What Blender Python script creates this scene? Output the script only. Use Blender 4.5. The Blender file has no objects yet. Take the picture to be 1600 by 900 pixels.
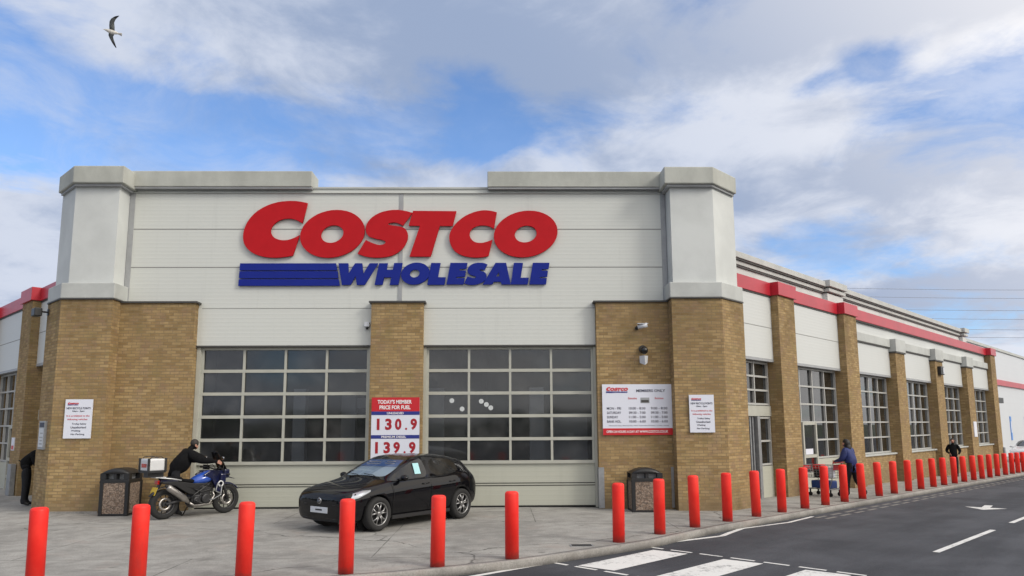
import bpy, bmesh, math, random
from mathutils import Vector, Matrix, Euler
from math import radians, sin, cos, pi, sqrt
random.seed(7)
SC = bpy.context.scene
COL = SC.collection
R2 = sqrt(.5)

# ------------------------------------------------------------------ materials
def lin(h):
    h = h.lstrip('#'); out = []
    for i in (0, 2, 4):
        c = int(h[i:i+2], 16)/255
        out.append(c/12.92 if c <= .04045 else ((c+.055)/1.055)**2.4)
    return tuple(out)

class NT:
    def __init__(s, tree): s.t = tree; s.n = tree.nodes; s.l = tree.links
    def new(s, typ, **kw):
        nd = s.n.new(typ)
        for k, v in kw.items(): setattr(nd, k, v)
        return nd
    def link(s, a, b): s.l.new(a, b)
    def setin(s, sock, v):
        if hasattr(v, 'is_output'): s.l.new(v, sock)
        else: sock.default_value = v
    def math(s, op, a, b=0, c=None, clamp=False):
        nd = s.n.new('ShaderNodeMath'); nd.operation = op; nd.use_clamp = clamp
        s.setin(nd.inputs[0], a); s.setin(nd.inputs[1], b)
        if c is not None: s.setin(nd.inputs[2], c)
        return nd.outputs[0]
    def vmath(s, op, a, b=(0,0,0)):
        nd = s.n.new('ShaderNodeVectorMath'); nd.operation = op
        s.setin(nd.inputs[0], a)
        if op == 'SCALE': s.setin(nd.inputs['Scale'], b)
        else: s.setin(nd.inputs[1], b)
        return nd.outputs['Value'] if op in ('DOT_PRODUCT', 'LENGTH', 'DISTANCE') else nd.outputs[0]
    def noise(s, vec, scale, detail=4, rough=.55, dist=0, out='Fac'):
        nd = s.n.new('ShaderNodeTexNoise')
        if vec is not None: s.l.new(vec, nd.inputs['Vector'])
        nd.inputs['Scale'].default_value = scale; nd.inputs['Detail'].default_value = detail
        nd.inputs['Roughness'].default_value = rough; nd.inputs['Distortion'].default_value = dist
        return nd.outputs[out]
    def smooth(s, v, a, b, o0=0., o1=1.):
        nd = s.n.new('ShaderNodeMapRange'); nd.interpolation_type = 'SMOOTHSTEP'
        s.setin(nd.inputs['Value'], v); nd.inputs['From Min'].default_value = a; nd.inputs['From Max'].default_value = b
        nd.inputs['To Min'].default_value = o0; nd.inputs['To Max'].default_value = o1
        return nd.outputs[0]
    def mix(s, f, a, b, blend='MIX'):
        nd = s.n.new('ShaderNodeMix'); nd.data_type = 'RGBA'; nd.blend_type = blend; nd.clamp_factor = True
        s.setin(nd.inputs[0], f)
        for sock, v in ((nd.inputs[6], a), (nd.inputs[7], b)):
            if isinstance(v, tuple) and len(v) == 3: v = (*v, 1)
            s.setin(sock, v)
        return nd.outputs[2]

def base_mat(name):
    m = bpy.data.materials.new(name); m.use_nodes = True
    nt = NT(m.node_tree); bs = nt.n['Principled BSDF']
    return m, nt, bs

def mat(name, col, rough=.5, metal=0, var=0, vscale=3, bump=0, bscale=60, spec=.5, coat=0, stretch=None, emit=None, rvar=0):
    m, nt, bs = base_mat(name)
    if isinstance(col, str): col = lin(col)
    bs.inputs['Base Color'].default_value = (*col, 1)
    bs.inputs['Roughness'].default_value = rough; bs.inputs['Metallic'].default_value = metal
    bs.inputs['Specular IOR Level'].default_value = spec
    if coat: bs.inputs['Coat Weight'].default_value = coat; bs.inputs['Coat Roughness'].default_value = .03
    if emit: bs.inputs['Emission Color'].default_value = (*emit[0], 1); bs.inputs['Emission Strength'].default_value = emit[1]
    pos = nt.new('ShaderNodeNewGeometry').outputs['Position']
    if stretch: pos = nt.vmath('MULTIPLY', pos, stretch)
    if var:
        f = nt.noise(pos, vscale, 5, .6)
        f = nt.smooth(f, .3, .7)
        a = tuple(c*(1-var) for c in col); b = tuple(min(1, c*(1+var*.6)) for c in col)
        nt.link(nt.mix(f, a, b), bs.inputs['Base Color'])
    if rvar:
        f = nt.noise(pos, vscale*2.3, 4, .6)
        nt.link(nt.smooth(f, .3, .7, max(0, rough-rvar), min(1, rough+rvar)), bs.inputs['Roughness'])
    if bump:
        f = nt.noise(pos, bscale, 3, .6)
        bp = nt.new('ShaderNodeBump'); bp.inputs['Strength'].default_value = bump; bp.inputs['Distance'].default_value = .01
        nt.link(f, bp.inputs['Height']); nt.link(bp.outputs[0], bs.inputs['Normal'])
    return m

def wall_uv(nt):
    """horizontal run along any upright wall, and height"""
    g = nt.new('ShaderNodeNewGeometry')
    t = nt.new('ShaderNodeVectorMath', operation='CROSS_PRODUCT'); nt.link(g.outputs['True Normal'], t.inputs[0]); t.inputs[1].default_value = (0, 0, 1)
    u = nt.vmath('DOT_PRODUCT', g.outputs['Position'], t.outputs[0])
    sp = nt.new('ShaderNodeSeparateXYZ'); nt.link(g.outputs['Position'], sp.inputs[0])
    cb = nt.new('ShaderNodeCombineXYZ'); nt.link(u, cb.inputs[0]); nt.link(sp.outputs[2], cb.inputs[1])
    return cb.outputs[0], g.outputs['Position'], sp.outputs[2]

def brick_mat(name, a, b, c):
    m, nt, bs = base_mat(name)
    uv, pos, z = wall_uv(nt)
    br = nt.new('ShaderNodeTexBrick'); nt.link(uv, br.inputs['Vector'])
    br.inputs['Scale'].default_value = 1; br.inputs['Brick Width'].default_value = .225; br.inputs['Row Height'].default_value = .075
    br.inputs['Mortar Size'].default_value = .007; br.inputs['Mortar Smooth'].default_value = .15; br.inputs['Bias'].default_value = 0
    br.inputs['Color1'].default_value = (0, 0, 0, 1); br.inputs['Color2'].default_value = (1, 1, 1, 1); br.inputs['Mortar'].default_value = (.5, .5, .5, 1)
    sep = nt.new('ShaderNodeSeparateColor'); nt.link(br.outputs['Color'], sep.inputs[0]); rnd = sep.outputs[0]
    v = nt.vmath('MULTIPLY', uv, (4.4, 13.33, 1))
    fine = nt.noise(v, 1.0, 2, .5); big = nt.noise(pos, .55, 4, .6)
    f = nt.math('ADD', nt.math('MULTIPLY', rnd, .42), nt.math('MULTIPLY', fine, .58))
    col = nt.mix(nt.smooth(f, .1, .9), a, b)
    col = nt.mix(nt.smooth(big, .42, .72, 0, .55), col, c)
    streak = nt.noise(nt.vmath('MULTIPLY', pos, (2.2, 2.2, .25)), 1, 4, .6)
    col = nt.mix(nt.smooth(streak, .52, .78, 0, .32), col, tuple(x*.45 for x in c))
    # soot under the copings, splash zone near the paving, pale bloom in places
    soot = nt.math('MULTIPLY', nt.smooth(z, 3.6, 5.2), nt.smooth(nt.noise(nt.vmath('MULTIPLY', pos, (1.5, 1.5, .5)), 1, 5, .65), .36, .62))
    col = nt.mix(nt.math('MULTIPLY', soot, .42), col, (.085, .058, .03))
    damp = nt.math('MULTIPLY', nt.smooth(nt.math('ADD', z, nt.math('MULTIPLY', nt.noise(pos, 3, 4), .5)), .25, .75, 1, 0), .45)
    col = nt.mix(damp, col, (.15, .125, .09))
    hue = nt.noise(pos, 3.1, 4, .6); hue2 = nt.noise(nt.vmath('ADD', pos, (7, 3, 5)), 2.2, 4, .6)
    col = nt.mix(nt.smooth(hue, .50, .66, 0, .55), col, (.27, .175, .115)); col = nt.mix(nt.smooth(hue2, .52, .68, 0, .5), col, (.25, .195, .085))
    bloom = nt.noise(pos, 1.7, 5, .65)
    col = nt.mix(nt.smooth(bloom, .56, .75, 0, .35), col, (.36, .29, .19))
    mcol = nt.mix(br.outputs['Fac'], col, (.225, .17, .098))
    nt.link(mcol, bs.inputs['Base Color'])
    bs.inputs['Roughness'].default_value = .9; bs.inputs['Specular IOR Level'].default_value = .2
    bp = nt.new('ShaderNodeBump'); bp.inputs['Strength'].default_value = .45; bp.inputs['Distance'].default_value = .009
    h = nt.math('ADD', nt.math('MULTIPLY', br.outputs['Fac'], -1), nt.math('MULTIPLY', nt.noise(pos, 45, 3), .5))
    nt.link(h, bp.inputs['Height']); nt.link(bp.outputs[0], bs.inputs['Normal'])
    return m

def cladding_mat(name, col, rib=.05, dirt=.30):
    m, nt, bs = base_mat(name)
    uv, pos, z = wall_uv(nt)
    st = nt.noise(nt.vmath('MULTIPLY', pos, (3.2, 3.2, .22)), 1, 6, .68)
    big = nt.noise(pos, .35, 3, .5)
    c = nt.mix(nt.smooth(st, .52, .82, 0, dirt), col, tuple(x*.62 for x in col))
    c = nt.mix(nt.smooth(big, .3, .7, 0, .10), c, tuple(x*.8 for x in col))
    nt.link(c, bs.inputs['Base Color']); bs.inputs['Roughness'].default_value = .42; bs.inputs['Specular IOR Level'].default_value = .35
    w = nt.math('PINGPONG', z, rib)
    h = nt.smooth(w, rib*.55, rib*.75)
    bp = nt.new('ShaderNodeBump'); bp.inputs['Strength'].default_value = .22; bp.inputs['Distance'].default_value = .004
    nt.link(h, bp.inputs['Height']); nt.link(bp.outputs[0], bs.inputs['Normal'])
    return m

def concrete_mat(name, a, b, cracks=True):
    m, nt, bs = base_mat(name)
    pos = nt.new('ShaderNodeNewGeometry').outputs['Position']
    n1 = nt.noise(pos, .38, 5, .62, .6); n2 = nt.noise(pos, 2.3, 6, .68, .4); n3 = nt.noise(pos, 38, 3, .7)
    f = nt.math('ADD', nt.math('MULTIPLY', n1, .5), nt.math('MULTIPLY', n2, .5))
    col = nt.mix(nt.smooth(f, .36, .64), a, b)
    col = nt.mix(nt.smooth(n3, .35, .68, 0, .4), col, tuple(x*.55 for x in a))
    sm = nt.noise(nt.vmath('MULTIPLY', pos, (.5, 1.6, 1)), 1.1, 5, .65, 1.0)
    col = nt.mix(nt.smooth(sm, .54, .74, 0, .5), col, tuple(x*.58 for x in a))
    pk = nt.noise(pos, .9, 4, .6, .5)
    col = nt.mix(nt.smooth(pk, .55, .75, 0, .35), col, (a[0]*1.35, a[1]*1.12, a[2]*1.05))
    spot = nt.new('ShaderNodeTexVoronoi'); spot.inputs['Scale'].default_value = 1.25; nt.link(pos, spot.inputs['Vector'])
    sn = nt.math('ADD', spot.outputs['Distance'], nt.math('MULTIPLY', nt.noise(pos, 9, 3), .12))
    col = nt.mix(nt.smooth(sn, .10, .17, .55, 0), col, tuple(x*.4 for x in a))
    if cracks:
        jt = nt.new('ShaderNodeTexBrick'); nt.link(nt.vmath('ADD', nt.vmath('ADD', pos, (2.0, .55, 0)), nt.vmath('SCALE', nt.noise(pos, 2.5, 3, .6, 0, 'Color'), .03)), jt.inputs['Vector'])
        jt.inputs['Scale'].default_value = 1; jt.inputs['Brick Width'].default_value = 5.6; jt.inputs['Row Height'].default_value = 4.2; jt.inputs['Mortar Size'].default_value = .012; jt.inputs['Mortar Smooth'].default_value = .3
        col = nt.mix(nt.math('MULTIPLY', jt.outputs['Fac'], nt.smooth(nt.noise(pos, 1.3, 4, .6), .35, .6, .25, .8)), col, tuple(x*.33 for x in a))
        oil = nt.noise(nt.vmath('ADD', pos, (5, 9, 0)), .75, 6, .62, .8)
        col = nt.mix(nt.smooth(oil, .60, .72, 0, .5), col, tuple(x*.42 for x in a))
        gum = nt.new('ShaderNodeTexVoronoi'); gum.inputs['Scale'].default_value = 3.1; nt.link(pos, gum.inputs['Vector'])
        col = nt.mix(nt.smooth(gum.outputs['Distance'], .045, .075, .6, 0), col, tuple(x*.4 for x in a))
        w = nt.vmath('ADD', nt.vmath('MULTIPLY', pos, (.16, .24, .2)), nt.vmath('SCALE', nt.noise(pos, 1.2, 4, .6, 0, 'Color'), .12))
        vo = nt.new('ShaderNodeTexVoronoi', feature='DISTANCE_TO_EDGE'); vo.inputs['Scale'].default_value = 1; nt.link(w, vo.inputs['Vector'])
        br = nt.noise(pos, .6, 3)
        cf = nt.math('MULTIPLY', nt.smooth(vo.outputs['Distance'], .0012, .0042, 1, 0), nt.smooth(br, .40, .55, .1, .8))
        col = nt.mix(cf, col, tuple(x*.28 for x in a))
    nt.link(col, bs.inputs['Base Color']); bs.inputs['Roughness'].default_value = .88; bs.inputs['Specular IOR Level'].default_value = .25
    bp = nt.new('ShaderNodeBump'); bp.inputs['Strength'].default_value = .35; bp.inputs['Distance'].default_value = .01
    nt.link(nt.math('ADD', n3, n2), bp.inputs['Height']); nt.link(bp.outputs[0], bs.inputs['Normal'])
    return m

def asphalt_mat(name):
    m, nt, bs = base_mat(name)
    pos = nt.new('ShaderNodeNewGeometry').outputs['Position']
    # wear runs along the traffic direction (1,1)
    sp = nt.new('ShaderNodeSeparateXYZ'); nt.link(pos, sp.inputs[0])
    s = nt.math('MULTIPLY', nt.math('ADD', sp.outputs[0], sp.outputs[1]), R2); t = nt.math('MULTIPLY', nt.math('SUBTRACT', sp.outputs[0], sp.outputs[1]), R2)
    cb = nt.new('ShaderNodeCombineXYZ'); nt.link(nt.math('MULTIPLY', s, .12), cb.inputs[0]); nt.link(nt.math('MULTIPLY', t, .9), cb.inputs[1])
    lane = nt.noise(cb.outputs[0], 1, 5, .6, .3); n1 = nt.noise(pos, .5, 5, .6, .4); n2 = nt.noise(pos, 55, 3, .75); n4 = nt.noise(pos, 5, 4, .7)
    a = (.035, .038, .046); b = (.072, .076, .088)
    f = nt.math('ADD', nt.math('MULTIPLY', lane, .5), nt.math('MULTIPLY', n1, .5))
    col = nt.mix(nt.smooth(f, .38, .62), a, b)
    col = nt.mix(nt.smooth(n2, .55, .72, 0, .5), col, (.15, .155, .165))
    col = nt.mix(nt.smooth(n2, .28, .45, .5, 0), col, (.022, .022, .025))
    col = nt.mix(nt.smooth(n4, .62, .74, 0, .28), col, (.03, .03, .032))
    nt.link(col, bs.inputs['Base Color']); bs.inputs['Roughness'].default_value = .8; bs.inputs['Specular IOR Level'].default_value = .3
    bp = nt.new('ShaderNodeBump'); bp.inputs['Strength'].default_value = .6; bp.inputs['Distance'].default_value = .008
    nt.link(n2, bp.inputs['Height']); nt.link(bp.outputs[0], bs.inputs['Normal'])
    return m

def bollard_mat(name):
    m, nt, bs = base_mat(name)
    tc = nt.new('ShaderNodeTexCoord').outputs['Object']; pos = nt.new('ShaderNodeNewGeometry').outputs['Position']
    sp = nt.new('ShaderNodeSeparateXYZ'); nt.link(tc, sp.inputs[0])
    col = nt.mix(nt.smooth(nt.noise(pos, 1.9, 4, .6), .3, .7), (.84, .026, .019), (.94, .048, .032))
    fade = nt.noise(nt.vmath('MULTIPLY', pos, (6, 6, 1.2)), 1, 5, .65)
    col = nt.mix(nt.smooth(fade, .55, .75, 0, .4), col, (.52, .06, .05))
    chip = nt.noise(pos, 13, 5, .7)
    col = nt.mix(nt.smooth(chip, .685, .70, 0, .85), col, (.30, .20, .17))
    grime = nt.math('MULTIPLY', nt.smooth(nt.math('ADD', sp.outputs[2], nt.math('MULTIPLY', nt.noise(pos, 7, 4, .7), .22)), .10, .26, 1, 0), .65)
    col = nt.mix(grime, col, (.14, .06, .05))
    nt.link(col, bs.inputs['Base Color'])
    nt.link(nt.smooth(fade, .3, .7, .38, .62), bs.inputs['Roughness']); bs.inputs['Specular IOR Level'].default_value = .3
    bp = nt.new('ShaderNodeBump'); bp.inputs['Strength'].default_value = .12; bp.inputs['Distance'].default_value = .01
    nt.link(nt.noise(pos, 22, 3), bp.inputs['Height']); nt.link(bp.outputs[0], bs.inputs['Normal'])
    return m

def line_mat(name, col, wear=.5):
    m, nt, bs = base_mat(name)
    pos = nt.new('ShaderNodeNewGeometry').outputs['Position']
    n = nt.noise(pos, 14, 6, .75); n2 = nt.noise(pos, 1.6, 4, .6); n3 = nt.noise(pos, 70, 3, .7)
    f = nt.math('ADD', nt.math('MULTIPLY', n, .6), nt.math('MULTIPLY', n2, .4))
    c = nt.mix(nt.smooth(f, .50, .66, 0, wear), col, (.16, .16, .165))
    c = nt.mix(nt.smooth(n3, .55, .7, 0, .35), c, (.25, .25, .25))
    nt.link(c, bs.inputs['Base Color']); bs.inputs['Roughness'].default_value = .7
    return m

def glass_mat(name, tint=(.5, .55, .55), rough=.02, boost=0.0):
    m, nt, bs = base_mat(name)
    nt.n.remove(bs); out = nt.n['Material Output']
    fr = nt.new('ShaderNodeFresnel'); fr.inputs['IOR'].default_value = 1.55
    gl = nt.new('ShaderNodeBsdfGlossy'); gl.inputs['Roughness'].default_value = rough; gl.inputs['Color'].default_value = (.95, .97, 1, 1)
    tr = nt.new('ShaderNodeBsdfTransparent'); tr.inputs['Color'].default_value = (*tint, 1)
    df = nt.new('ShaderNodeBsdfDiffuse')
    pos = nt.new('ShaderNodeNewGeometry').outputs['Position']
    # a little dust on the panes
    du = nt.noise(pos, 1.3, 5, .65)
    df.inputs['Color'].default_value = (.35, .35, .34, 1)
    m0 = nt.new('ShaderNodeMixShader'); nt.link(nt.smooth(du, .4, .75, .03, .12), m0.inputs[0]); nt.link(tr.outputs[0], m0.inputs[1]); nt.link(df.outputs[0], m0.inputs[2])
    mx = nt.new('ShaderNodeMixShader')
    bp = nt.new('ShaderNodeBump'); bp.inputs['Strength'].default_value = .06; bp.inputs['Distance'].default_value = .02
    nt.link(nt.noise(pos, .8, 2), bp.inputs['Height']); nt.link(bp.outputs[0], gl.inputs['Normal'])
    nt.link(nt.math('MULTIPLY_ADD', fr.outputs[0], 1.0, boost), mx.inputs[0]); nt.link(m0.outputs[0], mx.inputs[1]); nt.link(gl.outputs[0], mx.inputs[2]); nt.link(mx.outputs[0], out.inputs[0])
    return m

def aggregate_mat(name):
    m, nt, bs = base_mat(name)
    pos = nt.new('ShaderNodeNewGeometry').outputs['Position']
    vo = nt.new('ShaderNodeTexVoronoi'); vo.inputs['Scale'].default_value = 34; nt.link(pos, vo.inputs['Vector'])
    sep = nt.new('ShaderNodeSeparateColor'); nt.link(vo.outputs['Color'], sep.inputs[0])
    c = nt.mix(sep.outputs[0], (.17, .115, .08), (.33, .255, .20))
    c = nt.mix(nt.smooth(sep.outputs[1], .7, .9, 0, .8), c, (.09, .07, .06))
    c = nt.mix(nt.smooth(vo.outputs['Distance'], .55, .8, 0, .7), c, (.12, .09, .07))
    nt.link(c, bs.inputs['Base Color']); bs.inputs['Roughness'].default_value = .85
    bp = nt.new('ShaderNodeBump'); bp.inputs['Strength'].default_value = .8; bp.inputs['Distance'].default_value = .01; bp.invert = True
    nt.link(vo.outputs['Distance'], bp.inputs['Height']); nt.link(bp.outputs[0], bs.inputs['Normal'])
    return m

M = {}
M['brick'] = brick_mat('yellow_brick', (.235, .152, .066), (.445, .315, .155), (.265, .18, .09))
M['clad'] = cladding_mat('white_cladding', (.60, .615, .58))
M['panel'] = cladding_mat('white_panel', (.58, .595, .58), .05, .12)
M['render'] = mat('smooth_render', (.58, .60, .585), .7, var=.10, vscale=.8, bump=.15, bscale=30)
M['stone'] = mat('grey_coping', (.43, .44, .40), .75, var=.16, vscale=1.5, bump=.2, bscale=40, stretch=(1, 1, .5))
M['ledge'] = mat('pale_ledge', (.47, .485, .465), .6, var=.12, vscale=1.2)
M['trim'] = mat('grey_flashing', (.33, .34, .35), .45, var=.1)
M['darktrim'] = mat('dark_flashing_and_shade', (.06, .058, .055), .6)  # dark cappings, and shade painted in as dark strips under edges
M['gap'] = mat('shadow_gap_rubber', (.012, .012, .012), .9)
M['joint'] = mat('panel_joint', (.24, .24, .23), .8)
M['red'] = mat('red_fascia', (.46, .016, .032), .36, var=.12, vscale=1, spec=.6)
M['frame'] = mat('cream_frame', (.43, .43, .375), .45, var=.07)
M['doorpanel'] = cladding_mat('cream_door_panel', (.46, .465, .395), .06, .22)
M['wframe'] = mat('pale_grey_frame', (.44, .44, .42), .45, var=.06)
M['glass'] = glass_mat('door_glass', (.70, .72, .74), .06, .0)
M['wglass'] = glass_mat('window_glass', (.25, .27, .28), .02, .04)
M['dark'] = mat('interior_dark', (.24, .245, .25), .9, var=.3, vscale=.6)
M['intwall'] = mat('interior_column', (.62, .63, .64), .8)
M['metal'] = mat('galvanised_steel', (.30, .31, .32), .5, .4, var=.15, vscale=6)
M['signred'] = mat('sign_red', (.47, .010, .016), .6, var=.05, spec=.15)
M['signblue'] = mat('sign_blue', (.010, .022, .23), .6, var=.05, spec=.15)
M['white'] = mat('board_white', (.72, .74, .82), .35)
M['txt'] = mat('board_ink', (.03, .03, .06), .5)
M['txtred'] = mat('board_red_ink', (.55, .04, .05), .5)
M['bred'] = mat('board_red', (.55, .012, .02), .35)
M['bblue'] = mat('board_blue', (.02, .03, .22), .35)
M['dred'] = mat('digit_red', (.36, .008, .018), .4)
M['wink'] = mat('white_ink', (.85, .82, .84), .4)
M['bollard'] = bollard_mat('red_bollard_paint') if True else mat('red_bollard_paint', (.74, .024, .016), .45, var=.10, vscale=2.5, bump=.08, bscale=25, spec=.3, rvar=.1)
M['concrete'] = concrete_mat('old_concrete', (.26, .252, .235), (.43, .42, .392))
M['kerb'] = concrete_mat('kerb_concrete', (.24, .228, .212), (.38, .362, .335), False)
M['asphalt'] = asphalt_mat('worn_asphalt')
M['paint'] = line_mat('road_paint', (.70, .70, .68), .85)
M['oldpaint'] = line_mat('faded_road_paint', (.20, .198, .18), .95)
M['grass'] = mat('rough_ground', (.07, .09, .045), .95, var=.4, vscale=.1)
M['agg'] = aggregate_mat('pebble_aggregate')
M['black'] = mat('black_plastic', (.016, .016, .017), .42)
M['blackgloss'] = mat('black_gloss_plastic', (.012, .012, .013), .25)
M['rubber'] = mat('tyre_rubber', (.018, .018, .018), .85, bump=.2, bscale=90)
M['carpaint'] = mat('black_car_paint', (.0015, .0015, .003), .35, spec=.05, coat=.8)
M['whitepaint'] = mat('white_car_paint', (.62, .63, .66), .25, coat=1.0)
M['carglass'] = glass_mat('car_glass', (.10, .115, .12), .01, .0)
M['screen'] = glass_mat('windscreen_glass', (.80, .84, .86), .01, .06)
M['alloy'] = mat('alloy_wheel', (.30, .30, .30), .3, .85)
M['chrome'] = mat('chrome', (.65, .65, .66), .15, 1.)
M['steel'] = mat('brushed_steel', (.42, .40, .38), .35, .9, var=.2, vscale=10)
M['engine'] = mat('engine_grey', (.055, .055, .058), .45, .5, var=.3, vscale=15)
M['bikeblue'] = mat('blue_tank_paint', (.028, .09, .44), .22, coat=.8)
M['bikedark'] = mat('dark_blue_paint', (.006, .009, .045), .3, coat=.5)
M['alubox'] = mat('aluminium_case', (.68, .69, .70), .42, .35, var=.06, vscale=6)
M['lamp'] = mat('headlamp_lens', (.62, .65, .70), .12, .1, coat=1)
M['redlens'] = mat('tail_lens', (.42, .015, .012), .2, coat=1)
M['yellow'] = mat('plate_yellow', (.62, .42, .02), .5)
M['plate'] = mat('plate_white', (.58, .60, .63), .45)
M['cyan'] = mat('pale_cyan_paper', (.38, .66, .70), .6)
M['cardblue'] = mat('card_blue', (.10, .27, .66), .5)
M['cardpale'] = mat('card_pale', (.72, .84, .95), .5)
M['skin'] = mat('skin', (.52, .27, .19), .55, var=.08, vscale=20)
M['hairdark'] = mat('dark_hair', (.012, .010, .009), .6)
M['hairgrey'] = mat('short_dark_hair', (.03, .025, .022), .7)
M['clothblack'] = mat('black_cloth', (.006, .006, .007), .9, var=.3, vscale=9, bump=.9, bscale=11, spec=.2)
M['clothblue'] = mat('navy_padded_cloth', (.014, .026, .13), .7, var=.3, vscale=9, bump=.6, bscale=16)
M['clothdark'] = mat('dark_trousers', (.009, .010, .014), .9, var=.3, vscale=9, bump=.4, bscale=20)
M['shoe'] = mat('dark_shoe', (.02, .02, .02), .6)
M['shoewhite'] = mat('pale_shoe', (.5, .5, .5), .6)
M['bulb'] = mat('lit_globe', (.8, .8, .75), .4, emit=((1, .96, .88), 1.0))
M['feather'] = mat('white_feather', (.62, .60, .56), .8)
M['featherg'] = mat('grey_feather', (.17, .18, .18), .8)
M['featherb'] = mat('black_feather', (.02, .02, .025), .8)
M['cable'] = mat('cable_grey', (.33, .36, .42), .8)
M['farwall'] = cladding_mat('far_white_cladding', (.58, .60, .63), .25, .1)
M['bluewrap'] = mat('blue_wrap', (.015, .05, .19), .35, var=.3, vscale=8)
M['foliage'] = mat('far_foliage', (.05, .065, .03), .9, var=.4, vscale=.5)

# ------------------------------------------------------------------ mesh builder
class MB:
    def __init__(s): s.bm = bmesh.new(); s.mi = 0
    def poly(s, pts):
        f = s.bm.faces.new([s.bm.verts.new(p) for p in pts]); f.material_index = s.mi; return f
    def hexa(s, b, t):
        v = [s.bm.verts.new(p) for p in list(b)+list(t)]; n = len(b)
        fs = [s.bm.faces.new(v[:n][::-1]), s.bm.faces.new(v[n:])]
        for i in range(n): fs.append(s.bm.faces.new((v[i], v[(i+1) % n], v[n+(i+1) % n], v[n+i])))
        for f in fs: f.material_index = s.mi
        return v
    def box(s, x0, x1, y0, y1, z0, z1, T=None):
        q = [(x0, y0), (x1, y0), (x1, y1), (x0, y1)]
        b = [Vector((x, y, z0)) for x, y in q]; t = [Vector((x, y, z1)) for x, y in q]
        if T: b = [T(p) for p in b]; t = [T(p) for p in t]
        return s.hexa(b, t)
    def prism(s, pl, z0, z1):
        return s.hexa([Vector((*p[:2], z0)) for p in pl], [Vector((*p[:2], z1)) for p in pl])
    def sideprism(s, pl, y0, y1):
        """outline in (x,z), thick along y"""
        return s.hexa([Vector((p[0], y0, p[1])) for p in pl], [Vector((p[0], y1, p[1])) for p in pl])
    def tube(s, pts, r, seg=8, cap=True):
        pts = [Vector(p) for p in pts]; n = len(pts)
        rs = r if isinstance(r, (list, tuple)) else [r]*n
        rings = []
        up = None
        for i, p in enumerate(pts):
            d = (pts[min(i+1, n-1)]-pts[max(i-1, 0)]).normalized()
            if up is None: up = Vector((0, 0, 1)) if abs(d.z) < .9 else Vector((1, 0, 0))
            a = d.cross(up).normalized(); b = a.cross(d).normalized(); up = b
            rings.append([s.bm.verts.new(p+(a*cos(2*pi*k/seg)+b*sin(2*pi*k/seg))*rs[i]) for k in range(seg)])
        for i in range(n-1):
            for k in range(seg):
                f = s.bm.faces.new((rings[i][k], rings[i][(k+1) % seg], rings[i+1][(k+1) % seg], rings[i+1][k])); f.material_index = s.mi; f.smooth = True
        if cap:
            for rg in (rings[0][::-1], rings[-1]):
                f = s.bm.faces.new(rg); f.material_index = s.mi
    def lathe(s, prof, c=(0, 0, 0), axis='z', seg=24, closed=False):
        """profile of (radius, height) turned about an axis"""
        c = Vector(c); rings = []
        for r, h in prof:
            rg = []
            for k in range(seg):
                a = 2*pi*k/seg; u, w = r*cos(a), r*sin(a)
                p = {'z': (u, w, h), 'y': (u, h, w), 'x': (h, u, w)}[axis]
                rg.append(s.bm.verts.new(c+Vector(p)))
            rings.append(rg)
        m = len(rings)
        for i in range(m if closed else m-1):
            A, B = rings[i], rings[(i+1) % m]
            for k in range(seg):
                f = s.bm.faces.new((A[k], A[(k+1) % seg], B[(k+1) % seg], B[k])); f.material_index = s.mi; f.smooth = True
        if not closed:
            for rg in (rings[0][::-1], rings[-1]):
                f = s.bm.faces.new(rg); f.material_index = s.mi
    def ball(s, c, r, seg=12, rot=None):
        c = Vector(c); r = r if isinstance(r, (list, tuple)) else (r, r, r)
        mt = Matrix.Translation(c) @ (rot.to_matrix().to_4x4() if rot else Matrix()) @ Matrix.Diagonal((*r, 1))
        res = bmesh.ops.create_uvsphere(s.bm, u_segments=seg, v_segments=max(6, seg//2+1), radius=1, matrix=mt)
        for v in res['verts']:
            for f in v.link_faces: f.material_index = s.mi; f.smooth = True
    def loft(s, rings, close=True, cap=True):
        V = [[s.bm.verts.new(p) for p in r] for r in rings]; n = len(V[0])
        for i in range(len(V)-1):
            for k in range(n if close else n-1):
                f = s.bm.faces.new((V[i][k], V[i][(k+1) % n], V[i+1][(k+1) % n], V[i+1][k])); f.material_index = s.mi; f.smooth = True
        if cap:
            for rg in (V[0][::-1], V[-1]):
                f = s.bm.faces.new(rg); f.material_index = s.mi
    def build(s, name, m, parent=None, bevel=0, subsurf=0, local=False, origin='base', smooth=False, recalc=True, xf=None):
        if xf: bmesh.ops.transform(s.bm, matrix=xf, verts=s.bm.verts)
        if recalc: bmesh.ops.recalc_face_normals(s.bm, faces=s.bm.faces)
        if bevel:
            bmesh.ops.remove_doubles(s.bm, verts=s.bm.verts, dist=1e-5)
            eds = [e for e in s.bm.edges if len(e.link_faces) == 2 and e.calc_face_angle() > .5]
            bmesh.ops.bevel(s.bm, geom=eds, offset=bevel, segments=2, affect='EDGES', profile=.5)
        if smooth:
            for f in s.bm.faces: f.smooth = True
        me = bpy.data.meshes.new(name); s.bm.to_mesh(me); s.bm.free()
        return link(name, me, m, parent, local, origin, subsurf)

def link(name, me, m, parent=None, local=False, origin='base', subsurf=0):
    for x in (m if isinstance(m, (list, tuple)) else [m]): me.materials.append(x)
    o = bpy.data.objects.new(name, me); COL.objects.link(o)
    if not local:
        vs = [v.co for v in me.vertices]
        lo = Vector([min(v[i] for v in vs) for i in range(3)]); hi = Vector([max(v[i] for v in vs) for i in range(3)])
        c = Vector(((lo.x+hi.x)/2, (lo.y+hi.y)/2, lo.z))
        me.transform(Matrix.Translation(-c)); o.location = c
    if parent:
        o.parent = parent
        if not local: o.matrix_parent_inverse = root_matrix(parent).inverted()
    if subsurf:
        md = o.modifiers.new('smooth', 'SUBSURF'); md.levels = md.render_levels = subsurf
    return o

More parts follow.
